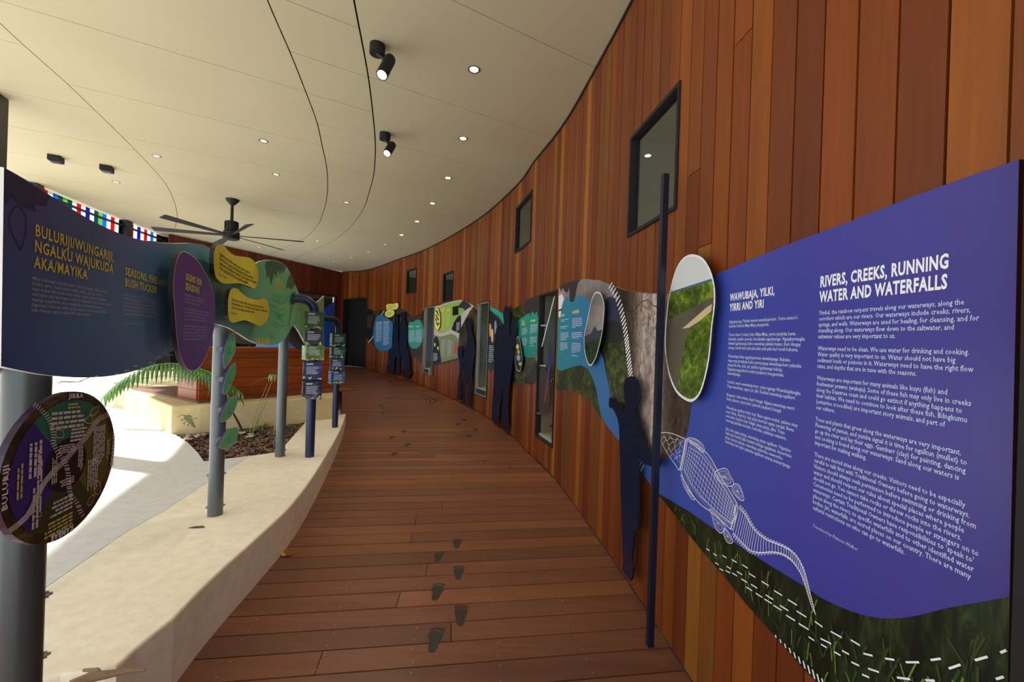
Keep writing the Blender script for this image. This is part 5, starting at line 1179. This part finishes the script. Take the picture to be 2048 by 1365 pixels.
# ================================================================== CEILING FITTINGS
dl = [(948, 139, 1), (926, 277, 1), (896, 356, 1), (865, 407, 1), (834, 443, 1), (803, 470, 1), (770, 489, 0), (737, 504, 0), (702, 515.5, 0), (667, 524, 0), (693, 405, 0), (634.5, 482, 0), (602, 484, 0), (527, 282, 2), (313, 312, 2), (552, 349, 0), (232, 364, 0), (384, 447, 0), (518, 494.7, 0)]
dlab = ['brightest downlight, nearest the camera in the row along the timber wall', 'second downlight from the camera in the row along the wall', 'third downlight from the camera in the row along the wall', 'fourth downlight from the camera in the row along the wall', 'fifth downlight from the camera in the row along the wall', 'sixth downlight from the camera in the row along the wall', 'seventh downlight in the row along the wall, getting small', 'eighth downlight in the row along the wall', 'ninth downlight in the row along the wall', 'last tiny downlight of the wall row near the far corner',
        'downlight between the two long curved ceiling joints', 'small unlit downlight just right of the fan blades', 'small unlit downlight left of the farthest ceiling joints', 'unlit downlight in the wide panel right of centre, nearest of the middle group', 'unlit downlight beside the left curved joint, nearest of the left group', 'small downlight above and right of the fan', 'downlight between the black boxes and the coloured glass', 'small downlight just left of the fan rod', 'small downlight under the right fan blade']
ring = None
for (x, y, lit), lab in zip(dl, dlab):
    p = at_z(x, y, CZ); t = thing('downlight', (p[0], p[1], CZ - .002), lab, 'ceiling light', 'recessed downlights'); mb = MB(); n = 20
    R0, R1_, R2_ = .055, .045, .036
    prof = [(R0, 0), (R0, -.004), (R1_, -.005), (R2_, -.001)]
    for a, b in zip(prof[:-1], prof[1:]):
        for i in range(n):
            c1_, s1_, c2_, s2_ = math.cos(2*P_*i/n), math.sin(2*P_*i/n), math.cos(2*P_*(i+1)/n), math.sin(2*P_*(i+1)/n)
            mb.add([(p[0] + a[0]*c1_, p[1] + a[0]*s1_, CZ + a[1]), (p[0] + a[0]*c2_, p[1] + a[0]*s2_, CZ + a[1]), (p[0] + b[0]*c2_, p[1] + b[0]*s2_, CZ + b[1]), (p[0] + b[0]*c1_, p[1] + b[0]*s1_, CZ + b[1])], [(0, 1, 2, 3)])
    mb.build('trim_ring', mBrass, t); mb = MB(); mb.tube([(p[0], p[1], CZ - .0035), (p[0], p[1], CZ - .001)], R2_, 20)
    mb.build('lens', mLens if lit == 1 else mLensDim, t)
    if lit == 1:
        L = bpy.data.lights.new('downlight_lamp', 'SPOT'); L.energy = 48; L.color = (1, .85, .66); L.spot_size = 1.5; L.spot_blend = .9; L.shadow_soft_size = .03
        lo = bpy.data.objects.new('downlight_lamp', L); lo.location = (0, 0, -.02); COL.objects.link(lo); lo.parent = t
def spot_head(px, pz, h0, h1, sc, lab):
    b = at_z(*px, CZ); t = thing('spotlight', (b[0], b[1], CZ), lab, 'ceiling light', 'black adjustable spotlights'); b = Vector([float(v) for v in b])
    mb = MB(); mb.tube([b - Vector((0, 0, .001)), b - Vector((0, 0, .075))], .062, 24); mb.build('mounting', mBlack, t, smooth=True)
    Y = b.y; j = Vector([float(v) for v in at_y(*pz, Y)]); mb = MB(); mb.tube([b - Vector((0, 0, .07)), j], .016, 10); mb.build('knuckle', mBlack, t, smooth=True)
    a = Vector([float(v) for v in at_y(*h0, Y + .02)]); e = Vector([float(v) for v in at_y(*h1, Y - .09)]); mb = MB(); mb.tube([a, a + (e - a) * .08, e], [.040, .046, .046], 24); mb.build('lamp_head', mBlack, t, smooth=True)
    d = (e - a).normalized(); mb = MB(); mb.tube([e, e + d * .002], .036, 20); mb.build('lens', mLens, t)
    L = bpy.data.lights.new('spotlight_lamp', 'SPOT'); L.energy = 25; L.color = (1, .91, .78); L.spot_size = .8; L.shadow_soft_size = .03
    lo = bpy.data.objects.new('spotlight_lamp', L); COL.objects.link(lo); lo.parent = t; lo.location = (e + d * .01) - t.location; lo.rotation_euler = d.to_track_quat('-Z', 'Y').to_euler()
spot_head((755, 90), (770, 119), (781, 117), (764, 150), 1, 'nearer black cylindrical spotlight beside the curved ceiling joint')
spot_head((770, 267), (777, 287), (785, 289), (774, 307), 1, 'farther black cylindrical spotlight beside the curved ceiling joint')
for (x, y), lab in (((112, 313), 'left black box speaker on the ceiling'), ((214, 333), 'right black box speaker on the ceiling')):
    p = at_z(x, y, CZ); t = thing('ceiling_speaker', (p[0], p[1], CZ), lab, 'speaker', 'small black boxes on the ceiling'); mb = MB(); mb.box((p[0], p[1], CZ - .04), (.13, .15, .075), .5); mb.build('housing', mBlack, t)
    mb = MB(); mb.box((p[0] + .0, p[1], CZ - .082), (.10, .12, .008), .5); mb.build('grille', mDarkM, t)
# ceiling fan
fb = at_z(465, 399, CZ); fx, fy = float(fb[0]), float(fb[1]); zh = Z(468, fy, 462)
ft = thing('ceiling_fan', (fx, fy, CZ), 'large black six bladed ceiling fan on a short rod', 'ceiling fan')
mb = MB(); mb.tube([(fx, fy, CZ - .001), (fx, fy, CZ - .03), (fx, fy, CZ - .10)], [.11, .10, .04], 24); mb.build('canopy', mBlack, ft, smooth=True)
mb = MB(); mb.tube([(fx, fy, CZ - .09), (fx, fy, zh + .22)], .025, 14); mb.build('down_rod', mBlack, ft)
mb = MB(); mb.tube([(fx, fy, zh + .23), (fx, fy, zh + .22), (fx, fy, zh + .06), (fx, fy, zh + .04)], [.07, .10, .10, .12], 24)
for i in range(12): a = i * P_ / 6; mb.box((fx + .1 * math.cos(a), fy + .1 * math.sin(a), zh + .14), (.02, .008, .15), a)
mb.build('motor', mBlack, ft); mb = MB(); mb.tube([(fx, fy, zh + .05), (fx, fy, zh + .03), (fx, fy, zh - .09), (fx, fy, zh - .11)], [.10, .13, .13, .10], 24); mb.build('hub', mBlack, ft, smooth=True)
for i in range(6):
    a = .27 + i * P_ / 3; ca, sa = math.cos(a), math.sin(a); mb = MB(); prof = [(.10, .030), (.3, .035), (1.15, .062), (1.2, .058)]
    vs = []
    for r_, w_ in prof:
        for sg in (-1, 1):
            for tz_ in (-.004, .004): vs.append((fx + r_ * ca - sg * w_ * sa, fy + r_ * sa + sg * w_ * ca, zh - .03 + tz_ + sg * w_ * .32))
    fs = []
    for k in range(3):
        b = k * 4; fs += [(b, b + 4, b + 6, b + 2), (b + 1, b + 3, b + 7, b + 5), (b, b + 1, b + 5, b + 4), (b + 2, b + 6, b + 7, b + 3)]
    fs += [(0, 2, 3, 1), (12, 13, 15, 14)]; mb.add(vs, fs); mb.build('blade', mBlack, ft)

# ================================================================== DECK MARKS
mFoot = plain('burnt_wood', '3a332c', .75); mFootE = plain('pale_burnt_rim', '6d5a4c', .75)
feet = [(868, 1282, 0, 1.0), (922, 1233, 1, .95), (872.7, 1185.5, 0, .95), (917.6, 1147.7, 1, .9), (875.5, 1116, 0, .8), (914, 1088.6, 1, .8), (788, 909, 0, 1), (815, 891, 1, 1), (783, 876, 0, 1), (808, 864, 1, 1), (938, 872.6, 0, 1.05), (952, 860, 1, 1.05), (915.7, 849.5, 0, 1), (928.5, 840.5, 1, 1), (764, 827, 0, 1), (766, 817, 1, 1), (760, 812, 0, 1), (757, 757, 0, 1.1), (781, 764, 1, 1.1)]
flab = ['nearest dark footprint of the trail in the middle of the deck', 'second dark footprint from the camera in the middle trail', 'third dark footprint from the camera in the middle trail', 'fourth dark footprint from the camera in the middle trail', 'fifth dark footprint from the camera in the middle trail', 'sixth and farthest dark footprint of the near middle trail', 'nearest footprint of the left middle distance group', 'second footprint of the left middle distance group', 'third footprint of the left middle distance group', 'farthest footprint of the left middle distance group', 'nearest footprint of the group by the adult silhouette', 'second footprint of the group by the adult silhouette', 'third footprint of the group by the adult silhouette', 'farthest footprint of the group by the adult silhouette', 'near one of three faint far footprints beside the counter end', 'middle one of three faint far footprints beside the counter end', 'far one of three faint far footprints beside the counter end', 'faint left footprint at the far end of the deck', 'faint right footprint at the far end of the deck']
sole = [(-.030, -.02), (-.037, .02), (-.036, .048), (-.020, .062), (.005, .068), (.028, .062), (.038, .042), (.034, .015), (.022, -.015), (.018, -.045), (.010, -.075), (-.006, -.083), (-.020, -.074), (-.026, -.05)]
for (x, y, sd, sc_), lab in zip(feet, flab):
    p = deck(x, y); a = .12 if sd else -.05; fl_ = 1 if sd else -1; ca, sa = math.cos(a), math.sin(a)
    T = lambda u, v, h=.0022: (p[0] + (u * fl_ * ca - v * sa) * sc_, p[1] + (u * fl_ * sa + v * ca) * sc_, SLOPE * (p[1] + v * ca * sc_) + h)
    t = thing('footprint', (p[0], p[1], p[2]), lab, 'footprint', 'dark footprints burnt into the deck')
    sp_ = smooth_poly(sole, 3); mesh_obj('sole', [T(u, v) for u, v in sp_], [tuple(range(len(sp_)))] if fl_ > 0 else [tuple(range(len(sp_)))[::-1]], mFoot, t)
    for k, (u, v, r_) in enumerate(((-.030, .078, .0115), (-.010, .086, .009), (.008, .087, .008), (.024, .081, .0075), (.036, .070, .0065))):
        ring_ = [T(u + r_ * math.cos(b), v + r_ * 1.15 * math.sin(b)) for b in np.arange(0, 6.2, .7)]; mesh_obj('toe', ring_, [tuple(range(len(ring_)))], mFoot, t)
def deck_lines(lines, w, name, lab, cat, mat=mFoot):
    c = deck(*lines[0][0]); mb = MB()
    for ln in lines:
        q = [deck(*p)[:2] for p in ln]
        for a, b in zip(q[:-1], q[1:]):
            d = b - a; L = np.linalg.norm(d); d /= L; n = np.array([-d[1], d[0]]) * w / 2
            mb.add([(k[0], k[1], SLOPE * k[1] + .0024) for k in (a - n, b - n, b + n, a + n)], [(0, 1, 2, 3)])
    o_ = mb.build(name, mat, None, loc=c); tag(o_, lab, cat)
D5 = lambda l: smooth_line([(700 + x / 5.25, 560 + y / 5.25) for x, y in l], 3)
deck_lines([D5([(620, 1190), (700, 1185), (790, 1200), (850, 1235), (900, 1275), (860, 1300), (820, 1320)]), D5([(720, 1195), (780, 1215), (830, 1250), (840, 1290), (790, 1290)]), D5([(860, 1245), (900, 1270), (960, 1285), (960, 1275), (900, 1262)]), D5([(690, 1205), (760, 1225), (800, 1270)])], .03, 'burnt_lizard_outline', 'thin burnt outline of a curved lizard on the far deck', 'floor marking')
deck_lines([[(955, 920), (966, 922.5), (978, 920)], [(966, 922.5), (970, 926)]], .012, 'bird_track', 'left thin bird track mark on the deck', 'floor marking'); deck_lines([[(1015, 928), (1020.6, 934), (1030, 937)], [(1020.6, 934), (1018, 937)]], .010, 'bird_track', 'right thin bird track mark on the deck', 'floor marking')
# fallen yellow leaf, bark chip, driftwood
lp = deck(572, 1112); mb = MB(); L_ = [(-.045, .0), (-.03, .018), (-.012, .008), (0, .0), (.02, .004), (.045, .022), (.05, .018), (.03, -.012), (.012, -.018), (-.01, -.014), (-.03, -.01)]
zf = lambda u, v: .006 + abs(u) * .35 + .006 * math.sin(u * 90)
vs = [(lp[0] + u, lp[1] + v * 1.4, SLOPE * lp[1] + zf(u, v)) for u, v in L_]; vs.append((lp[0], lp[1], SLOPE * lp[1] + .004)); mb.add(vs, [(i, (i + 1) % 11, 11) for i in range(11)])
fo = mb.build('fallen_leaf', plain('yellow_leaf', 'c98a22', .6), None, loc=lp); tag(fo, 'curled yellow fallen leaf on the deck beside the plinth', 'leaf')
bp = at_z(393, 1056, PZ + .004); mb = MB(); mb.tube([(bp[0] - .045, bp[1] - .005, PZ + .004), (bp[0] - .01, bp[1], PZ + .007), (bp[0] + .03, bp[1] + .012, PZ + .006), (bp[0] + .045, bp[1] + .008, PZ + .004)], [.002, .006, .006, .002], 7)
tag(mb.build('bark_chip', plain('bark', '5a4a3c', .9), None, loc=bp), 'small brown bark chip on the plinth near the middle post', 'bark')
d0, d1, d2 = at_z(140, 1372, PZ + .02), at_z(215, 1350, PZ + .022), at_z(291, 1341, PZ + .02); mb = MB()
mb.tube([d0, (d0 + d1) / 2 + np.array([0, .01, .004]), d1, (d1 + d2) / 2 + np.array([0, .006, .002]), d2], [.016, .017, .013, .009, .004], 9)
dw = thing('driftwood', d1, 'weathered forked stick lying at the near corner of the plinth', 'stick'); mDrift = wood('driftwood', [(0, '8a7055'), (1, '9a8060')], (4, 30, 30), .8); mb.build('main_branch', mDrift, dw, smooth=True)
mb = MB(); mb.tube([d1 - np.array([.03, 0, 0]), d1 + np.array([-.05, .012, .004]), d1 + np.array([-.10, .016, .0])], [.011, .008, .005], 8); mb.build('side_branch', mDrift, dw, smooth=True)

# ================================================================== GARDEN BED AND PLANTS
rnd = random.Random(11); sp = [np.array(p) for p in soilp]; xs = [p[0] for p in sp]; ys_ = [p[1] for p in sp]
def in_poly(x, y, P):
    c = False
    for a, b in zip(P, P[1:] + P[:1]):
        if (a[1] > y) != (b[1] > y) and x < (b[0] - a[0]) * (y - a[1]) / (b[1] - a[1]) + a[0]: c = not c
    return c
def chips(n, mat, name, lo, hi):
    mb = MB(); k = 0
    while k < n:
        x, y = rnd.uniform(min(xs), max(xs)), rnd.uniform(min(ys_), max(ys_))
        if not in_poly(x, y, sp): continue
        k += 1; l, w, a, tl__ = rnd.uniform(lo, hi), rnd.uniform(.004, .010), rnd.uniform(0, 6.3), rnd.uniform(-.4, .4); z = PZ - .045 + rnd.uniform(.002, .03)
        ca, sa = math.cos(a), math.sin(a); c = []
        for u, v, h in ((-l, -w, 0), (l, -w, 0), (l, w, .003), (-l, w, .003)): c.append((x + u * ca - v * sa, y + u * sa + v * ca, z + u * tl__ + h))
        mb.add(c, [(0, 1, 2, 3)])
    o_ = mb.build(name, mat, garden); o_['kind'] = 'stuff'
chips(5000, plain('brown_mulch', '8a6650', .9), 'bark_mulch', .008, .03); chips(2500, plain('dark_mulch', '33231b', .9), 'bark_mulch', .008, .03); chips(700, plain('pale_mulch', 'a58c76', .9), 'bark_mulch', .01, .04)
for p, r_ in ((at_z(385, 874, PZ), .05), (at_z(375, 879, PZ), .04), (at_z(402, 871, PZ), .05), (at_z(492, 866, PZ), .05), (at_z(500, 872, PZ), .04)):
    for k in range(3):
        mb = MB(); c = p + np.array([rnd.uniform(-.05, .05), rnd.uniform(-.04, .04), 0]); a = rnd.uniform(0, 3)
        mb.box((c[0], c[1], PZ - .005 + .008 * k), (r_ * 1.6, r_ * .7, .012), a); tag(mb.build('dry_leaf_scrap', plain('pale_litter', 'b8a48c', .9) if k else mWhiteE, garden))
mLeafG = NT('palm_leaf', .28, .6); fv = mLeafG.noise(mLeafG.coord(), 5, 2); mLeafG.base(mLeafG.ramp(fv, [(.3, '2c5a22'), (.6, '4a7f2a'), (.8, '7fa23c')])); mLeafG = mLeafG.m
mLeafY = NT('dry_palm_leaf', .35, .5); fv = mLeafY.noise(mLeafY.coord(), 7, 2); mLeafY.base(mLeafY.ramp(fv, [(.3, '6f7a3c'), (.6, '8f8a52'), (.8, 'b8ab80')])); mLeafY = mLeafY.m
def blade(mb, base, d, L, w, droop, n=6):
    d = np.array(d, float); d /= np.linalg.norm(d); sd = np.cross(d, [0, 0, 1.]); sl_ = np.linalg.norm(sd); sd = sd / sl_ if sl_ > 1e-3 else np.array([1., 0, 0]); p = np.array(base, float); L1 = []
    for i in range(n + 1):
        f = i / n; ww = w * (math.sin(min(1, f * 1.15 + .12) * math.pi) ** .7 if f < 1 else 0.02); L1.append((p.copy(), ww)); dd = d + np.array([0, 0, -droop * f * 1.6]); dd /= np.linalg.norm(dd); p = p + dd * L / n; d = dd
    vs = []; 
    for q, ww in L1: vs += [tuple(q - sd * ww), tuple(q + np.array([0, 0, -ww * .35])), tuple(q + sd * ww)]
    fs = []
    for i in range(n): b = i * 3; fs += [(b, b + 1, b + 4, b + 3), (b + 1, b + 2, b + 5, b + 4)]
    mb.add(vs, fs)
def frond(name, parent, path, nl, L, mat, width=.013, droop=1.6, r=.006, stem_mat=None):
    P3 = catmull(path, .04); S_ = np.concatenate([[0], np.cumsum(np.linalg.norm(np.diff(P3, axis=0), axis=1))])
    mb = MB(); st_ = P3[::4] if len(P3) > 8 else P3; mb.tube([tuple(p) for p in st_], [r * (1 - .75 * i / len(st_)) for i in range(len(st_))], 6); o_ = mb.build(name, mat, parent)
    for i in range(nl):
        f = .12 + .88 * i / nl; s_ = f * S_[-1]; p = np.array([np.interp(s_, S_, P3[:, k]) for k in range(3)]); j = min(len(P3) - 2, np.searchsorted(S_, s_)); d = P3[j + 1] - P3[j - 1 if j else 0]; d /= np.linalg.norm(d)
        sd = np.cross(d, [0, 0, 1.]); sd /= np.linalg.norm(sd)
        for sg in (-1, 1):
            mb = MB(); blade(mb, p, d * .55 + sd * sg * .55 + np.array([0, 0, -.35]), L * (.55 + .45 * math.sin(math.pi * min(1, f * 1.05))) * rnd.uniform(.85, 1.1), width, droop * rnd.uniform(.8, 1.2)); mb.build('leaflet', mat, o_)
    return o_
A3 = lambda x, y, Y: at_y(x, y, Y)
pb = at_z(486, 868, PZ - .02)
pal = thing('palm', pb, 'young palm with one long frond arching left under the wavy sign', 'palm')
mb = MB(); mb.tube([tuple(pb), tuple(A3(478, 848, pb[1])), tuple(A3(466, 826, pb[1] - .1))], [.016, .013, .010], 8); mb.build('stem', plain('dark_stem', '33301f', .7), pal, smooth=True)
frond('frond', pal, [A3(466, 826, pb[1] - .1), A3(452, 775, pb[1] - .15), A3(425, 748, pb[1] - .1), A3(380, 732, pb[1]), A3(330, 727, pb[1] + .1), A3(285, 738, pb[1] + .1), A3(245, 760, pb[1] + .05), A3(205, 795, pb[1])], 34, .40, mLeafG, .019, 2.2, .008)
frond('frond', pal, [A3(466, 826, pb[1] - .1), A3(474, 780, pb[1]), A3(440, 765, pb[1] + .4), A3(400, 755, pb[1] + .5)], 10, .28, mLeafG, .015, 2.2, .006)
pb2 = at_z(503, 872, PZ - .02); pal2 = thing('palm_seedling', pb2, 'thin stemmed palm seedling with pale drooping leaves beside the far grey post', 'palm', 'seedlings in the mulch bed')
top2 = A3(549, 752, pb2[1] + .2)
for (a, b) in (((503, 872), (549, 752)), ((498, 870), (535, 768)), ((508, 866), (538, 795))):
    mb = MB(); mb.tube([tuple(at_z(*a, PZ - .02)), tuple(A3((a[0] + b[0]) / 2 - 2, (a[1] + b[1]) / 2, pb2[1] + .1)), tuple(A3(*b, pb2[1] + .2))], [.005, .004, .003], 6); mb.build('stem', mLeafY, pal2)
for tx, ty, L_, w_, m_ in ((488, 766, .33, .010, mLeafY), (470, 776, .2, .008, mLeafY)):
    mb = MB(); d = A3(tx, ty, pb2[1] + .1) - top2; blade(mb, top2, d, np.linalg.norm(d), w_, .15); mb.build('leaf', m_, pal2)
for tx, ty, w_ in ((537, 785, .018), (543, 792, .018), (551, 782, .014), (562, 776, .012)):
    mb = MB(); e_ = A3(tx, ty, pb2[1] + .15); d = np.array([(e_ - top2)[0] * 1.3, -.1, .12]); blade(mb, top2, d, .20, w_, 3.2); mb.build('leaf', mLeafY if tx > 545 else mLeafG, pal2)
top3 = A3(560, 742, pb2[1] + .3); base3 = at_z(548, 872, PZ - .02); pal3 = thing('palm_seedling', base3, 'spiky palm seedling behind the far grey post', 'palm', 'seedlings in the mulch bed')
mb = MB(); mb.tube([tuple(base3), tuple(A3(556, 800, base3[1] + .2)), tuple(top3)], [.006, .005, .004], 6); mb.build('stem', mLeafY, pal3)
for tx, ty, dr in ((513, 742, .1), (538, 713, .0), (545, 745, .6), (530, 748, .3), (556, 722, .2), (585, 715, .6), (600, 716, 1.), (604, 740, 1.5), (590, 750, 1.8), (578, 752, 1.5), (598, 725, 2.), (570, 735, 1)):
    mb = MB(); d = A3(tx, ty, pb2[1] + .25) - top3; blade(mb, top3, d, np.linalg.norm(d) * 1.15, .007, dr); mb.build('leaf', mLeafG if tx > 540 else mLeafY, pal3)
for (x, y), hh, n_, lab, mt in (((505, 868), .22, 26, 'low green grass tuft by the palm stem', mLeafG), ((528, 858), .20, 22, 'bright green grass tuft by the retaining wall', mLeafG), ((580, 866), .18, 26, 'dark green grass tuft right of the far grey post', mLeafG), ((545, 866), .18, 18, 'pale dry grass tuft in the middle of the mulch', mLeafY), ((470, 780), .0, 0, '', None), ((555, 846), .2, 16, 'grass tuft against the retaining wall behind the far post', mLeafG)):
    if not n_: continue
    b = at_z(x, y, PZ - .03); t = thing('grass_tuft', b, lab, 'grass', 'small tufts in the mulch bed'); mb = MB()
    for k in range(n_): a = rnd.uniform(0, 6.3); blade(mb, b + np.array([rnd.uniform(-.03, .03), rnd.uniform(-.03, .03), 0]), (math.cos(a), math.sin(a), rnd.uniform(.5, 2)), hh * rnd.uniform(.6, 1.1), .004, 1.0, 4)
    o_ = mb.build('blades', mt, t); o_['kind'] = 'stuff'

# ================================================================== OUTDOORS
def bush(c, r, h, n, label, mat, name='shrub', group='garden shrubs beyond the path', trunk=False):
    t = thing(name, (c[0], c[1], PZ), label, 'shrub' if name == 'shrub' else 'tree', group); mb = MB()
    for k in range(n):
        a, b_ = rnd.uniform(0, 6.3), math.acos(rnd.uniform(-.3, 1)); rr = r * rnd.uniform(.6, 1) * (1 + .25 * math.sin(a * 3 + b_ * 4)); x, y, z = c[0] + rr * math.sin(b_) * math.cos(a), c[1] + rr * math.sin(b_) * math.sin(a), PZ + (h * .45 if not trunk else h * .65) + (h * .5 if not trunk else h * .35) * math.cos(b_)
        z = max(z, PZ + .02); s_ = rnd.uniform(.05, .11) * (1 if not trunk else 2); u = np.array([rnd.uniform(-1, 1), rnd.uniform(-1, 1), rnd.uniform(-.5, .5)]); u /= np.linalg.norm(u); v = np.cross(u, [rnd.uniform(-.4, .4), rnd.uniform(-.4, .4), 1]); v /= np.linalg.norm(v)
        p = np.array([x, y, z]); mb.add([tuple(p - u * s_), tuple(p - v * s_ * .4), tuple(p + u * s_), tuple(p + v * s_ * .4)], [(0, 1, 2, 3)])
    o_ = mb.build('foliage', mat, t); o_['kind'] = 'stuff'; mb = MB(); mb.tube([(c[0], c[1], PZ), (c[0] + .03, c[1], PZ + h * .5)], [.06 if not trunk else .16, .03], 8); mb.build('stem', plain('stem_bark', '4a3b2c', .9), t)
mB1 = plain('bright_shrub_leaf', '8fc04c', .5, var=.4, sc=3); mB2 = plain('dark_shrub_leaf', '4f7d3c', .5, var=.5, sc=2)
for x, y, Y, r, h, m_, lab in ((8, 772, 10.5, .8, .7, mB1, 'bright green shrub at the left picture edge'), (-30, 765, 10.5, .9, .9, mB1, 'bright green shrub just outside the left edge'), (100, 765, 12.5, .9, .55, mB1, 'low bright green shrub right of the nearest grey post'), (135, 757, 13.5, .9, .7, mB2, 'dark green shrub behind the handrail'), (5, 752, 13.5, 1.2, 1.6, mB2, 'dark green shrub behind the leftmost bright shrub'), (165, 755, 14.5, .8, .7, mB1, 'bright green shrub behind the handrail end')):
    c = at_y(x, y, Y); bush((c[0], c[1]), r, h, 1500, lab, m_)
for (x, y, r, h), lab in (((-24, 13, 2.4, 6.5), 'tree far left beyond the path'), ((-21, 21, 2.6, 5.5), 'tree beyond the path behind the coloured glass screen'), ((-30, 21, 3.0, 8), 'tall tree far beyond the path')):
    bush((x, y), r, h, 2600, lab, mB2, 'tree', 'trees beyond the path', True)
hr = thing('handrail', at_y(115, 780, 9.0), 'pale bent tube handrail out in the sun left of the platform', 'handrail'); mb = MB()
mb.tube([tuple(at_y(x, y, 9.0 + k * .1)) for k, (x, y) in enumerate([(115.5, 790), (113, 775), (116, 766.5), (122, 763.5), (140, 764), (155, 765), (163, 762), (169, 759), (178, 756)])], .02, 8); mb.build('rail', mGreyL, hr, smooth=True)
bx = thing('planter_box', at_y(270, 772, 9.6), 'low black box beyond the far timber landing', 'box'); a0, a1 = at_y(235, 768, 9.6), at_y(325, 768, 9.6)
mb = MB(); mb.box((float(a0[0] + a1[0]) / 2, 9.6, .85), (float(a1[0] - a0[0]), .4, .3)); mb.build('body', mBlack, bx); mb = MB(); mb.box((float(a0[0] + a1[0]) / 2, 9.6, 1.015), (float(a1[0] - a0[0]) + .06, .46, .03)); mb.build('lid', mDarkM, bx)
# ground under the deck end and beyond the doorway
mb = MB(); mb.box((-6, 17.2, .335), (9, 3.4, .2)); o = mb.build('floor_passage', mBack); tag(o, 'dark floor beyond the far doorway', 'floor', kind='structure')
